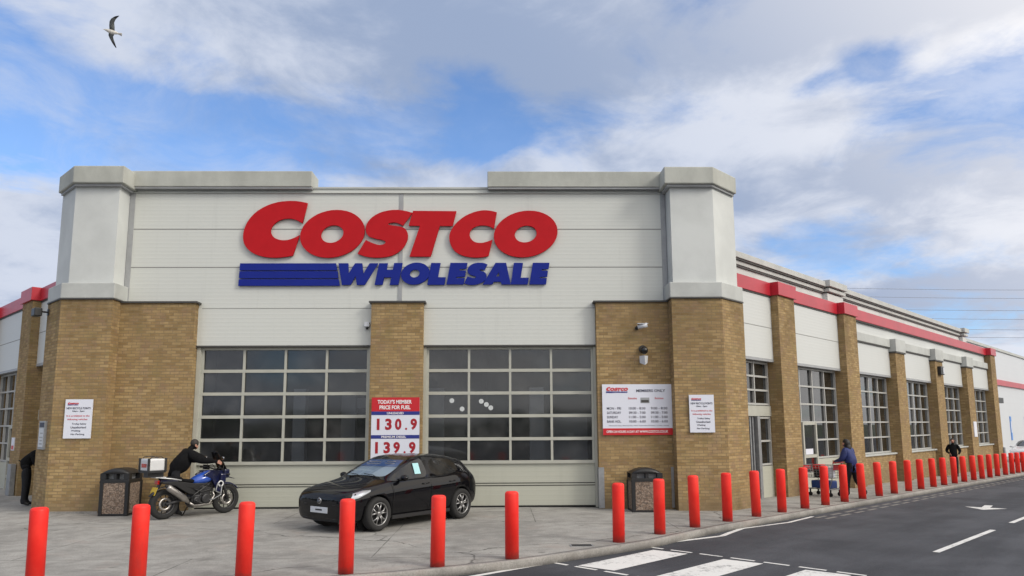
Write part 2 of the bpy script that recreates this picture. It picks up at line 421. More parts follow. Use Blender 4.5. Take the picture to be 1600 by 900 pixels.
def root_matrix(o):
    m = Matrix.Translation(o.location) @ o.rotation_euler.to_matrix().to_4x4() @ Matrix.Diagonal((*o.scale, 1))
    if o.parent: m = root_matrix(o.parent) @ o.matrix_parent_inverse @ m
    return m

def tag(o, label=None, cat=None, group=None, kind=None):
    if label: o['label'] = label
    if cat: o['category'] = cat
    if group: o['group'] = group
    if kind: o['kind'] = kind
    return o

def thing(name, label, cat, loc=(0, 0, 0), rz=0, group=None):
    o = bpy.data.objects.new(name, None); COL.objects.link(o); o.empty_display_size = .2
    o.location = loc; o.rotation_euler = (0, 0, rz)
    return tag(o, label, cat, group)

def evaluated(o):
    bpy.context.view_layer.update()
    dg = bpy.context.evaluated_depsgraph_get()
    return bpy.data.meshes.new_from_object(o.evaluated_get(dg), preserve_all_data_layers=True, depsgraph=dg)

_txt = {}
def text_mesh(string, width=None, height=None, bold=.0, depth=.003):
    """letters as a thin mesh in x/y, lower left at 0,0; fitted to a width and/or height"""
    cu = bpy.data.curves.new('t', 'FONT'); cu.body = string; cu.extrude = .5; cu.offset = bold; cu.resolution_u = 3
    o = bpy.data.objects.new('t', cu); COL.objects.link(o)
    me = evaluated(o); bpy.data.objects.remove(o); bpy.data.curves.remove(cu)
    vs = me.vertices
    x0 = min(v.co.x for v in vs); x1 = max(v.co.x for v in vs); y0 = min(v.co.y for v in vs); y1 = max(v.co.y for v in vs)
    sx = width/(x1-x0) if width else None; sy = height/(y1-y0) if height else None
    if sx is None: sx = sy
    if sy is None: sy = sx
    for v in vs: v.co = Vector(((v.co.x-x0)*sx, (v.co.y-y0)*sy, depth if v.co.z > 0 else 0))
    return me

def letters(name, items, m, parent, P):
    """items: (string, x, y, width, height, bold), one part for each printed line; P maps board (x, y, out) to the world"""
    for st, x, y, w, h, b in items:
        me = text_mesh(st, w, h, b)
        for v in me.vertices: v.co = P(v.co.x+x, v.co.y+y, v.co.z)
        me.name = name; link(name, me, m, parent)

# ------------------------------------------------------------------ frames of the place
CX = -5.28                    # mirror: x -> CX - x swaps the right and left walls
def zg(x, y):
    s = (x+y)*R2
    return -.0145*min(max(0, s-14), 36)
def RW(s, d, z): return Vector((s*R2-13.75/2+d*R2, s*R2+13.75/2-d*R2, z))
def TR(p): return RW(p.x, p.y, p.z)
def TL(p): q = RW(p.x+1.0 if p.x > 21 else 17.6+(p.x-17.6)*(4.4/3.4 if p.x > 18.3 else 1), p.y, p.z); return Vector((CX-q.x, q.y, q.z))
def mirx(pl): return [(CX-x, y) for x, y in pl][::-1]

# ------------------------------------------------------------------ ground, road, pavement
def draped(name, poly, m, lift, kind='structure', thick=0, label=None, cat=None):
    bm = bmesh.new(); bm.faces.new([bm.verts.new((x, y, 0)) for x, y in poly])
    for s in (14, 22, 30, 40, 50):
        bmesh.ops.bisect_plane(bm, geom=bm.verts[:]+bm.edges[:]+bm.faces[:], plane_co=(s*R2, s*R2, 0), plane_no=(R2, R2, 0), dist=1e-4)
    bmesh.ops.triangulate(bm, faces=bm.faces)
    for v in bm.verts: v.co.z = zg(v.co.x, v.co.y)+lift
    for f in bm.faces:
        if f.normal.z < 0: f.normal_flip()
    me = bpy.data.meshes.new(name); bm.to_mesh(me); bm.free()
    o = link(name, me, m); tag(o, label, cat, kind=kind); return o

g = MB(); g.poly([(-3000, -3000, -1.6), (3000, -3000, -1.6), (3000, 3000, -1.6), (-3000, 3000, -1.6)])
tag(g.build('ground', M['grass']), kind='structure')
draped('road', [(-90, -60), (140, -60), (140, 160), (-90, 160)], M['asphalt'], -.12)

KERB = [(-14, 7.4), (-10, 8.35), (-6, 9.35), (-3.5, 10.05), (-1.9, 10.62), (-1.27, 10.86), (.2, 11.62), (1.3, 12.42), (2.646, 13.44), (3.39, 14.2), (4.5, 15.33), (7.45, 18.27), (12.5, 23.32), (21.5, 32.32), (34, 44.82), (52, 62.82)]
def smooth_line(pts, n=6):
    out = []
    for i in range(len(pts)-1):
        p0, p1, p2, p3 = [Vector(pts[max(0, min(len(pts)-1, j))]) for j in (i-1, i, i+1, i+2)]
        for k in range(n):
            t = k/n
            out.append(.5*((2*p1)+(p2-p0)*t+(2*p0-5*p1+4*p2-p3)*t*t+(3*p1-p0-3*p2+p3)*t**3))
    out.append(Vector(pts[-1])); return out
KL = smooth_line(KERB, 5)
def offs(line, d):
    out = []
    for i, p in enumerate(line):
        t = (line[min(i+1, len(line)-1)]-line[max(i-1, 0)]).normalized()
        out.append(p+Vector((-t.y, t.x))*d)
    return out
KI = offs(KL, .15)
draped('pavement', [tuple(p) for p in KI]+[(46, 68), (-3, 19.9), (-60, 70), (-40, 18)], M['concrete'], 0.0)
k = MB(); KI2 = offs(KL, .152); rings = []
for a, b in zip(KL, KI2):
    za, zb = zg(a.x, a.y), zg(b.x, b.y)
    t = (a-b).normalized()*.02
    rings.append([(a.x, a.y, za-.13), (a.x-t.x*.4, a.y-t.y*.4, za-.012), (a.x-t.x, a.y-t.y, za+.006), (b.x, b.y, zb+.006), (b.x, b.y, zb-.13)])
k.loft(rings); tag(k.build('kerb', M['kerb']), kind='structure')

def mark(name, pts4, lift, m, b, n=8):
    """flat painted quad given as near-left, near-right, far-right, far-left, draped on the road"""
    p = [Vector(q) for q in pts4]
    grid = []
    for i in range(n+1):
        t = i/n; a = p[0].lerp(p[3], t); c = p[1].lerp(p[2], t)
        grid.append([b.bm.verts.new((q.x, q.y, zg(q.x, q.y)-.12+lift)) for q in (a, a.lerp(c, .5), c)])
    for i in range(n):
        for j in range(2): b.bm.faces.new((grid[i][j], grid[i][j+1], grid[i+1][j+1], grid[i+1][j]))
def strip(b, line, w, lift=.005, n=8):
    for a, c in zip(line[:-1], line[1:]):
        a, c = Vector(a), Vector(c); t = (c-a).normalized(); nrm = Vector((-t.y, t.x))*w/2
        mark('', [a-nrm, a+nrm, c+nrm, c-nrm], lift, None, b, n)
def paint(name, fill, m='paint'):
    b = MB(); fill(b)
    for f in b.bm.faces:
        f.normal_update()
        if f.normal.z < 0: f.normal_flip()
    return tag(b.build(name, M[m], recalc=False), kind='structure')
def zebra(b):
    for i in range(9):
        f = Vector((2.70+.95*i, 13.27-.94*i)); wv = Vector((.50, -.42)); lv = Vector((1.47, 1.40))
        mark('', [f-lv, f+wv-lv, f+wv, f], .005, None, b)
paint('zebra_crossing', zebra)
def dashes(b):
    d = Vector((.68, -.69)).normalized()
    for base, n in (((2.60, 13.66), 14), ((.78, 12.22), 14)):
        base = Vector(base)
        for i in range(n): strip(b, [base+d*(.57*i), base+d*(.57*i+.42)], .07, .005, 2)
paint('crossing_dashes', dashes)
def edge(b):
    strip(b, [(2.79, 13.86), (4.38, 14.83)], .11); strip(b, [(4.38, 14.83), (5.13, 15.93)], .11, .006); strip(b, [(5.13, 15.93), (6.59, 17.08), (7.65, 18.30)], .085, .005)
    strip(b, [(.69, 12.02), (.19, 11.60), (-1.2, 10.42), (-3.4, 9.6), (-6, 8.85), (-10, 7.9)], .10)
paint('edge_line', edge)
def centre(b):
    d = Vector((R2, R2))
    for i in range(0, 9): strip(b, [Vector((7.45, 12.85))+d*(6.05*i), Vector((7.45, 12.85))+d*(6.05*i+4.25)], .11)
paint('centre_line', centre)
def arrow(b):
    c = Vector((13.5, 20.7)); d = Vector((-.62, -.78)); n = Vector((-d.y, d.x))
    mark('', [c-n*.50-d*.0, c+n*.50, c+d*.75+n*.02, c+d*.75-n*.02], .005, None, b, 4)
    strip(b, [c-d*.85, c], .2, .005, 3)
paint('road_arrow', arrow)
def kerbdash(b):
    d = Vector((R2, R2)); o = Vector((7.6, 18.0))
    for i in range(60):
        for q in (0, .24):
            a = o+Vector((R2, -R2))*q+d*(.95*i); strip(b, [a, a+d*.62], .10, .005, 1)
paint('kerb_dashes', kerbdash, 'oldpaint')

# ------------------------------------------------------------------ the warehouse
W = thing('warehouse_building', 'long pale brick and white clad warehouse with a chamfered entrance front and red fascia', 'building', (-2.64, 24, 0))
def part(name, b, m, parent=None, bevel=0): return b.build(name, M[m], parent or W, bevel)
YC, YB, YD = 19.05, 18.8, 19.12
b = MB(); b.box(-9.75, 4.47, YC, YC+.2, 5.1, 8.33)
for x0, x1 in ((-7.86, -3.19), (-1.99, 2.60)): b.box(x0, x1, YC-.03, YC+.198, 4.12, 5.098)
part('front_cladding', b, 'clad')
b = MB()
for z in (7.225, 6.195): b.box(-9.70, 4.42, YC-.004, YC+.1, z-.012, z+.012)
for x0, x1 in ((-7.70, -3.3), (-1.95, 2.52)): b.box(x0, x1, YC-.034, YC-.02, 5.09, 5.105)
part('panel_joint', b, 'joint')
for xx0, xx1, zz0, zz1 in ((-2.63, -2.53, 5.255, 8.198), (-9.75, -9.62, 5.255, 8.198), (4.34, 4.47, 5.255, 8.198)):
    b = MB(); b.box(xx0, xx1, YC-.02, YC+.1, zz0, zz1); part('cover_strip', b, 'trim')
b = MB(); b.box(-9.75, 4.47, YC-.05, YC+.3, 8.20, 8.215); b.box(-9.75, 4.47, YC-.035, YC+.3, 8.33, 8.375)
part('top_flashing', b, 'ledge')
for x0, x1 in ((-7.87, -3.18), (-2.0, 2.61)):
    b = MB(); b.box(x0, x1, YC-.07, YC+.12, 4.085, 4.125); part('drip_flashing', b, 'darktrim')  # drip edge coloured dark to paint in the shadow below the panel
for x0, x1 in ((-9.79, -4.93), (-.29, 4.4)):
    b = MB(); b.box(x0, x1, YC-.20, YC+.5, 8.33, 8.76); part('parapet_coping', b, 'stone', bevel=.02)
    b = MB(); b.box(x0+.01, x1-.01, YC-.17, YC+.1, 8.285, 8.33); part('parapet_soffit', b, 'trim')
for x0, x1 in ((-9.75, -7.79), (-3.28, -1.945), (2.52, 4.47)):
    b = MB(); b.box(x0, x1, YB, YC+.25, -.3, 5.205); part('brick_pier', b, 'brick')
    b = MB(); b.box(x0-(.06 if x0 > -9 else 0), x1+(.06 if x1 < 4 else 0), YB-.05, YC-.002, 5.207, 5.25); part('pier_capping', b, 'darktrim')
for x0, x1 in ((2.50, 2.64), (4.33, 4.395)):
    b = MB(); b.box(x0, x1, YB-.03, YB+.2, 0, 1.0); part('corner_guard', b, 'metal')

# corner towers: brick base, sill course, rendered shaft, cap
def off(pl, d):   # push the three outer faces of a tower outline outwards
    (x0, y0), (x1, y1), (x2, y2) = pl[:3]
    k = d*math.tan(radians(22.5))
    return [(x0-d, y0-d), (x1+k, y1-d), (x2+d*R2+d*R2*.0, y2-d*R2)] + pl[3:]
TB = [(4.40, 18.4), (5.69, 18.4), (6.50, 19.21), (5.70, 20.1), (4.40, 19.6)]
TS = [(4.48, 18.5), (5.60, 18.5), (6.40, 19.30), (5.75, 20.1), (4.48, 19.6)]
TLg = [(4.36, 18.37), (5.70, 18.37), (6.50, 19.17), (5.78, 20.1), (4.36, 19.6)]
TC = [(4.30, 18.3), (5.58, 18.3), (6.46, 19.18), (5.60, 20.4), (4.30, 20.2)]
TC2 = [(4.38, 18.38), (5.57, 18.38), (6.40, 19.21), (5.65, 20.3), (4.38, 20.0)]
for f in (lambda p: p, mirx):
    b = MB(); b.prism(f(TB), -.6, 5.235); part('brick_tower_base', b, 'brick')
    b = MB(); b.prism(f([(x, y-.012) for x, y in TLg]), 5.235, 5.265); part('tower_dark_course', b, 'darktrim')
    b = MB(); b.prism(f(TLg), 5.265, 5.66); part('tower_ledge', b, 'ledge', bevel=.02)
    b = MB(); b.prism(f(TS), 5.66, 8.2); part('tower_shaft', b, 'render')
    b = MB(); b.prism(f(TC2), 8.19, 8.245); part('tower_soffit', b, 'trim')
    b = MB(); b.prism(f(TC), 8.245, 8.70); part('tower_cap', b, 'stone', bevel=.025)
b = MB(); b.prism([(-10.95, 18.388), (-9.69, 18.388), (-9.69, 18.42), (-10.95, 18.42)], -.1, .05); part('base_course', b, 'kerb')

# sectional glazed doors
def roller_door(x0, x1):
    root = MB(); root.box(x0+.02, x1-.02, YD+.06, YD+.16, 0.03, 1.10); d = root.build('roller_door', M['doorpanel'], W)
    f = MB(); zr = [1.13+(4.06-1.13)*i/5 for i in range(6)]
    xs = [x0+.07+(x1-x0-.14)*i/4 for i in range(5)]
    for z in zr: f.box(x0+.02, x1-.02, YD+.0, YD+.05, z-.04, z+.04)
    for i in range(5):
        for j in range(5):
            f.box(xs[i]-.03, xs[i]+.03, YD+.004, YD+.046, zr[j]+.0405, zr[j+1]-.0405)
    for x in (x0-.06, x1-.04): f.box(x, x+.10, YD-.08, YD+.09, .0, 4.08)
    f.build('door_frame', M['frame'], d)
    p = MB()
    for i in range(4):
        for j in range(5):
            a, c = random.uniform(-.008, .008), random.uniform(-.006, .006); e0, e1, g0, g1 = xs[i]-.01, xs[i+1]+.01, zr[j]-.01, zr[j+1]+.01
            q = lambda x, z, t: Vector((x, YD+.058+t+a*(x-(e0+e1)/2)+c*(z-(g0+g1)/2)+.0006*((i*5+j) % 3), z))
            p.hexa([q(e0, g0, 0), q(e1, g0, 0), q(e1, g1, 0), q(e0, g1, 0)], [q(e0, g0, .006), q(e1, g0, .006), q(e1, g1, .006), q(e0, g1, .006)])
    p.build('pane', M['glass'], d)
    l = MB()
    for z in (.60, .54): l.box(x0+.02, x1-.02, YD+.050, YD+.07, z-.008, z+.008)
    l.box(x0+.02, x1-.02, YD+.02, YD+.15, 0.005, .04); l.build('rubber_seal', M['gap'], d)
roller_door(-7.72, -3.32); roller_door(-1.91, 2.50)

# side walls
PIERS = [(22.0, 23.2, 1), (27.5, 28.75, 1), (33.1, 34.3, 0), (38.9, 40.15, 0), (44.7, 46.0, 0), (50.6, 51.8, 1)]
BAYS = [(18.2, 22.0), (23.2, 27.5), (28.75, 33.1), (34.3, 38.9), (40.15, 44.7), (46.0, 50.6)]
def side_window(T, s0, s1, z0, z1, cols, rows, door=False):
    fr = MB(); d0, d1 = -.50, -.43
    ss = [s0+.05+(s1-s0-.10)*i/cols for i in range(cols+1)]; zz = [z0+.04+(z1-z0-.08)*i/rows for i in range(rows+1)]
    for i, s in enumerate(ss): fr.box(s-.028, s+.028, d0, d1, z0, z1, T)
    for z in zz:
        for a, c in zip(ss[:-1], ss[1:]): fr.box(a+.0285, c-.0285, d0+.005, d1-.005, z-.028, z+.028, T)
    w = fr.build('window', M['wframe'], W)
    p = MB(); p.box(s0+.01, s1-.01, d0-.012, d0-.003, z0+.01, z1-.01, T); p.build('pane', M['wglass'], w)
    return w
def side_wall(T, tag_left):
    b = MB(); b.box(18.2, 50.6, -.55, -.32, 3.97, 6.2, T); part('side_panel', b, 'panel')
    b = MB()
    for s0, s1 in BAYS: b.box(s0, s1, -.31, -.24, 4.04, 5.17 if s0 > 28 else 5.98, T)
    part('bay_panel', b, 'panel')
    b = MB()
    for s0, s1 in BAYS[:2]: b.box(s0, s1, -.244, -.236, 5.0, 5.02, T)
    part('panel_joint', b, 'joint')
    b = MB()
    for s0, s1 in BAYS: b.box(s0, s1, -.42, -.23, 3.955, 4.035, T)
    part('drip_flashing', b, 'trim')
    for s0, s1, tall in PIERS:
        b = MB(); b.box(s0, s1, -.6, 0, -.9, 6.03 if tall else 4.985, T); part('brick_pier', b, 'brick')
        if tall:
            b = MB(); b.box(s0-.06, s1+.06, -.5, .07, 6.035, 6.455, T); part('fascia_box', b, 'red', bevel=.012)
        else:
            b = MB(); b.box(s0-.04, s1+.04, -.4, .06, 5.04, 5.57, T); part('ledge_box', b, 'ledge', bevel=.012)
            b = MB(); b.box(s0-.05, s1+.05, -.4, .045, 4.987, 5.037, T); part('pier_capping', b, 'darktrim')
    b = MB()
    for s0, s1 in ((18.2, 21.94), (23.26, 27.44), (28.81, 50.54)): b.box(s0, s1, -.5, -.18, 6.025, 6.44, T)
    part('red_fascia', b, 'red', bevel=.01)
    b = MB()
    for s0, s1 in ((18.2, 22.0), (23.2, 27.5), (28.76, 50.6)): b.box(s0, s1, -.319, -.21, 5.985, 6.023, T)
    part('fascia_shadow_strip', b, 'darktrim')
    b = MB()
    for s0, s1 in ((28.76, 33.05), (34.35, 38.85), (40.2, 44.65), (46.05, 50.6)): b.box(s0, s1, -.4, -.16, 5.22, 5.55, T)
    part('pale_ledge', b, 'ledge', bevel=.01)
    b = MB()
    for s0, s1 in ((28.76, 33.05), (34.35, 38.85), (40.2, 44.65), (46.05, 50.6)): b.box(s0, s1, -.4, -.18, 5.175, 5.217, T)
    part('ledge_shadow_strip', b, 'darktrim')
    # set-back upper parapet and its two-step cornice
    b = MB(); E1 = 19.6 if tag_left else 48.9
    b = MB(); b.box(17.6, E1-.3, -1.35, -1.05, 6.0, 7.2, T); part('upper_wall', b, 'render')
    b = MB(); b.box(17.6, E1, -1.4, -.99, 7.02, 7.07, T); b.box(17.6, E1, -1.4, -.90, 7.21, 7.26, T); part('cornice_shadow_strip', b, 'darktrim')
    b = MB(); b.box(17.6, E1, -1.4, -.96, 7.075, 7.205, T); b.box(17.6, E1+.1, -1.45, -.86, 7.265, 7.46, T); part('cornice', b, 'ledge', bevel=.01)
    for s0, s1 in (() if tag_left else ((28.4, 30.0), (48.5, 49.3))):
        b = MB(); b.box(s0, s1, -1.3, -.86, 6.2, 7.02, T); part('parapet_pier', b, 'render')
        b = MB(); b.box(s0-.05, s1+.05, -1.5, -.76, 7.08, 7.205, T); b.box(s0-.1, s1+.1, -1.5, -.70, 7.27, 7.52, T); part('parapet_pier_cap', b, 'ledge', bevel=.01)
    for s0, s1 in BAYS[2:]:
        b = MB(); b.box(s0, s1, -.6, -.27, -.9, .82, T); part('sill_wall', b, 'brick')
        b = MB(); b.box(s0, s1, -.6, -.20, .822, .885, T); part('window_sill', b, 'ledge', bevel=.008)
        side_window(T, s0, s1, .885, 3.955, 4, 5)
    # bay with the single glazed door
    side_window(T, 23.2, 27.5, .885, 3.955, 4, 5)
    b = MB(); b.box(23.2, 27.5, -.55, -.44, -.3, .88, T); part('low_panel', b, 'doorpanel')
    d = MB()
    for s in (24.25, 25.30): d.box(s-.05, s+.05, -.43, -.36, -.14, 2.12, T)
    for z in (-.10, .43, 1.0, 2.08): d.box(24.30, 25.25, -.43, -.37, z-.05, z+.05, T)
    d.box(24.30, 25.25, -.435, -.395, -.05, .38, T)
    dd = d.build('glazed_door', M['frame'], W)
    p = MB(); p.box(24.30, 25.25, -.432, -.42, .48, 2.03, T); p.build('pane', M['wglass'], dd)
    p = MB(); p.box(24.45, 25.05, -.417, -.41, 1.06, 1.24, T); p.build('door_notice', M['white'], dd)
    # entrance bay: glazing over a sliding door
    side_window(T, 18.2, 22.0, 2.62, 3.955, 4, 3)
    b = MB(); b.box(18.2, 22.0, -.52, -.40, 2.30, 2.61, T); part('transom_panel', b, 'frame')
    side_window(T, 21.15, 22.0, .82, 2.29, 1, 2)
    b = MB(); b.box(21.15, 22.0, -.52, -.43, -.3, .81, T); part('low_panel', b, 'doorpanel')
    b = MB()
    for s in (19.1, 19.7, 20.25, 20.47, 20.66, 20.83): b.box(s, s+.07, -.60, -.46, -.2, 2.29, T)
    b.box(20.97, 21.14, -.55, -.36, -.2, 2.29, T)
    sd_ = b.build('sliding_door', M['metal'], W)
    b = MB(); b.box(18.2, 21.14, -.80, -.76, -.2, 2.29, T); b.build('pane', M['gap'], sd_)  # dark sheet painted in place of the unlit interior behind the open door
side_wall(TR, False); side_wall(TL, True)

# roof and inside
def wp(s, d): q = RW(s, d, 0); return (q.x, q.y)
def wpl(s, d): x, y = wp(s, d); return (CX-x, y)
b = MB(); b.prism([(4.2, 19.26), wp(18.3, -.56), wp(51.7, -.56), (24, 70), (-29, 70), wpl(51.7, -.56), wpl(18.3, -.56), (-9.5, 19.26)], 6.0, 6.19); part('roof', b, 'trim')
b = MB(); b.prism([(4.47, 19.27), (3.6, 21.6), (-8.9, 21.6), (-9.75, 19.27)], 8.05, 8.19); part('front_roof', b, 'trim')
b = MB(); b.box(-9.2, 3.9, 21.5, 21.7, 6.195, 8.2); part('back_parapet', b, 'render')
def seg_wall(b, p, q, z0, z1, t=.1):
    p, q = Vector(p), Vector(q); n = (q-p).normalized(); n = Vector((-n.y, n.x))*t
    b.prism([tuple(p), tuple(q), tuple(q+n), tuple(p+n)], z0, z1)
b = MB(); pin = [wp(50, -5), (4.6, 26.2), (-9.9, 26.2), wpl(50, -5)]
for a, c in zip(pin[:-1], pin[1:]): seg_wall(b, a, c, -.8, 6.0)
seg_wall(b, wp(50.2, -.6), wp(50, -5.1), -.8, 6.0); seg_wall(b, wpl(50.2, -.6), wpl(50, -5.1), -.8, 6.0)
part('inner_wall', b, 'dark')
for x, y, w in ((-5.6, 20.9, .34), (-4.55, 22.5, .42), (-1.75, 20.6, .45), (1.05, 20.5, .40), (1.9, 21.4, 1.3)):
    b = MB(); b.box(x-w/2, x+w/2, y, y+.3, 0, 3.1 if w < 1 else 2.4); part('inner_column', b, 'intwall')
b = MB(); b.box(-4.3, -2.9, 22.6, 22.75, 2.6, 2.9); part('inner_sign', b, 'intwall')
for x, z in ((-1.873, 2.631), (-1.458, 2.826), (-1.139, 2.568), (-.545, 2.803), (-.386, 2.703), (-.25, 2.60)):
    b = MB(); b.ball((x, 23, z), .075); lp = tag(b.build('hanging_lamp', M['bulb']), 'small white globe lamp behind the right door glazing', 'lamp', 'globe lamps inside'); b = MB(); b.tube([(x, 23, z+.07), (x, 23, 5.99)], .005, 5); b.build('stem', M['dark'], lp)

# far end building
b = MB(); b.box(53, 120, -16, -3, -2, 7.75, TR)
FB = tag(b.build('far_warehouse', M['farwall']), 'plain white building with red stripe beyond the long wall', 'building')
b = MB(); b.box(53, 120, -3.0, -2.85, 5.0, 5.42, TR); b.build('red_stripe', M['red'], FB)
b = MB(); b.box(53, 120, -16.1, -2.9, 7.75, 7.95, TR); b.build('roof_edge', M['ledge'], FB)
for s in (64.6, 66.6, 71, 77):
    b = MB(); b.box(s, s+.42, -3.0, -2.95, .7, 2.6, TR); b.build('blue_notice', M['cardblue'], FB)
    b = MB(); b.box(s+.1, s+.32, -2.948, -2.94, 1.3, 2.2, TR); b.build('notice_mark', M['white'], FB)
b = MB(); b.box(64.2, 64.5, -3.0, -2.5, 3.6, 3.75, TR); b.box(64.25, 66.2, -2.6, -2.4, 3.55, 3.95, TR); b.build('wall_lamp', M['black'], FB)

# ------------------------------------------------------------------ the big sign
def catmull(path, n=7):
    """closed outline; points flagged 1 are sharp corners"""
    P = [Vector(p[:2]) for p in path]; cor = [len(p) > 2 and p[2] for p in path]; out = []; N = len(P)
    for i in range(N):
        p1, p2 = P[i], P[(i+1) % N]
        p0 = P[i-1] if not cor[i] else p1-(p2-p1)*.5
        p3 = P[(i+2) % N] if not cor[(i+1) % N] else p2+(p2-p1)*.5
        if cor[i] and cor[(i+1) % N]: out.append(p1); continue
        for kk in range(n):
            t = kk/n
            out.append(.5*((2*p1)+(p2-p0)*t+(2*p0-5*p1+4*p2-p3)*t*t+(3*p1-p0-3*p2+p3)*t**3))
    return out
def ell(cx, cy, rx, ry, sh=0, n=40): return [Vector((cx+rx*cos(2*pi*i/n)-sh*ry*sin(2*pi*i/n), cy+ry*sin(2*pi*i/n))) for i in range(n)]
def c1(l): return [(350+x/4, 240+y/4, *r) for x, y, *r in l]
def c3(l): return [(700+x/4, 240+y/4, *r) for x, y, *r in l]
def w1(l): return [(520+x/8.889, 400+y/8.889, 1) for x, y in l]
def w2(l): return [(680+x/8.42, 400+y/8.42, *(r or (1,))) for x, y, *r in l]
RED = [
 [catmull(c1([(515,315,1),(470,306),(430,302),(380,303),(320,312),(260,333),(200,370),(155,420),(130,475),(123,525),(133,572),(160,608),(200,634),(250,650),(310,657),(370,655),(435,645,1),(472,517,1),(440,534),(400,547),(360,548),(320,535),(297,510),(292,488),(300,463),(320,440),(350,422),(390,413),(430,416),(462,428),(488,443,1)]))],
 [ell(*[350+676/4, 240+508/4], 199/4, 150/4, .16), ell(350+675/4, 240+510/4, 69/4, 55/4, .18)],
 [catmull(c1([(835,633,1),(885,650),(940,657),(1000,655),(1060,640),(1110,605),(1138,560),(1146,520),(1135,485),(1105,465),(1050,456),(1022,450),(1028,442),(1060,437),(1090,444),(1115,458,1),(1172,376,1),(1130,365),(1080,358),(1020,362),(960,380),(910,415),(884,460),(886,500),(905,525),(950,540),(990,548),(1008,560),(998,573),(970,578),(930,568),(885,547,1)]))],
 [[Vector(p[:2]) for p in c1([(1176,364),(1448,366),(1425,460),(1345,459),(1290,651),(1158,651),(1220,459),(1150,457)])]],
 [catmull(c3([(302,373,1),(262,363),(210,361),(150,375),(90,405),(40,450),(10,500),(5,545),(20,590),(50,625),(100,648),(160,657),(210,655),(250,648,1),(275,545,1),(250,555),(210,565),(170,562),(145,545),(132,518),(137,490),(160,468),(200,456),(240,458),(266,467),(284,478,1)]))],
 [ell(700+483/4, 240+509/4, 199/4, 147/4, .16), ell(700+483/4, 240+510/4, 68/4, 53/4, .16)],
]
V = lambda l: [Vector(p[:2]) for p in l]
BLUE = [
 [V(w1([(85,115),(220,115),(228,255),(315,115),(412,115),(430,260),(515,115),(632,115),(455,412),(345,412),(325,290),(262,412),(140,412)]))],
 [V(w1([(645,115),(765,115),(750,205),(835,205),(852,112),(968,112),(915,412),(795,412),(815,310),(718,310),(697,412),(588,412)]))],
 [ell(520+1146/8.889, 400+258/8.889, 196/8.889, 152/8.889, .14), ell(520+1138/8.889, 400+258/8.889, 66/8.889, 54/8.889, .14)],
 [V(w1([(1362,112),(1492,112),(1458,308),(1565,308),(1548,412),(1312,412)]))],
 [V(w2([(195,105),(418,105),(405,182),(318,185),(313,206),(398,206),(387,286),(275,288),(271,304),(384,304),(366,386),(145,386)]))],
 [catmull(w2([(680,126,1),(640,110,0),(600,104,0),(520,108,0),(450,142,0),(420,195,0),(426,235,0),(462,262,0),(520,279,0),(530,291,0),(512,304,0),(475,300,0),(420,280,1),(375,372,1),(440,390,0),(520,390,0),(600,366,0),(655,322,0),(668,270,0),(650,232,0),(600,212,0),(578,200,0),(592,190,0),(620,195,0),(640,206,1)]))],
 [V(w2([(785,105),(925,105),(985,387),(865,387),(852,352),(762,352),(742,387),(618,387)])), V(w2([(828,228),(793,282),(840,282)]))],
 [V(w2([(1025,105),(1148,105),(1115,300),(1222,300),(1205,387),(985,387)]))],
 [V(w2([(1275,105),(1495,105),(1482,186),(1392,190),(1388,208),(1475,208),(1462,288),(1370,290),(1366,306),(1458,306),(1446,387),(1228,387)]))],
]
STR = [[V([(p[0], p[1]) for p in c1(l)])] for l in ([(112,692),(703,692),(712,735),(110,735)], [(110,741),(714,741),(721,784),(109,784)], [(108,790),(722,790),(730,830),(107,830)])]
def sign_mesh(glyphs, fx, depth, y, name, m, parent, zoff=0):
    """flat letters with real depth, standing off the wall; fx maps trace points to (x, z)"""
    bm = bmesh.new()
    for gl in glyphs:
        cu = bpy.data.curves.new('g', 'CURVE'); cu.dimensions = '2D'; cu.fill_mode = 'BOTH'; cu.extrude = .5
        for loop in gl:
            sp = cu.splines.new('POLY'); sp.points.add(len(loop)-1); sp.use_cyclic_u = True
            for q, p in zip(sp.points, loop): q.co = (*fx(p), 0, 1)
        o = bpy.data.objects.new('g', cu); COL.objects.link(o); me = evaluated(o); n0 = len(bm.verts); bm.from_mesh(me)
        bm.verts.ensure_lookup_table()
        for v in bm.verts[n0:]: v.co = Vector((v.co.x, y-(depth if v.co.z > 0 else 0), v.co.y))
        bpy.data.objects.remove(o); bpy.data.curves.remove(cu); bpy.data.meshes.remove(me)
    bmesh.ops.remove_doubles(bm, verts=bm.verts, dist=1e-5); bmesh.ops.recalc_face_normals(bm, faces=bm.faces)
    me = bpy.data.meshes.new(name); bm.to_mesh(me); bm.free()
    return link(name, me, m, parent)
fx = lambda p: (-6.741+(p[0]-379)*.016896, 7.963-(p[1]-316)*.01728)
SG = thing('store_sign', 'large red and blue raised lettering reading Costco Wholesale high on the white front', 'sign', (-2.6, YC-.05, 5.6))
for gl in RED: sign_mesh([gl], fx, .06, YC-.03, 'red_letter', M['signred'], SG)
for gl in BLUE: sign_mesh([gl], fx, .05, YC-.03, 'blue_letter', M['signblue'], SG)
for gl in STR: sign_mesh([gl], fx, .05, YC-.03, 'blue_stripe', M['signblue'], SG)
del SG['label']; SG['label'] = 'large raised wall sign, red letters over blue stripes and lettering, on the white front'
def small_logo(P0, w, y, parent):
    """the same lettering, small, on a board"""
    k = w/491
    f = lambda p: (P0[0]+(p[0]-379)*k, P0[1]+(448-p[1])*k)
    sign_mesh(RED, f, .004, y, 'logo_red', M['txtred'], parent); sign_mesh(BLUE+STR, f, .004, y, 'logo_blue', M['bblue'], parent)

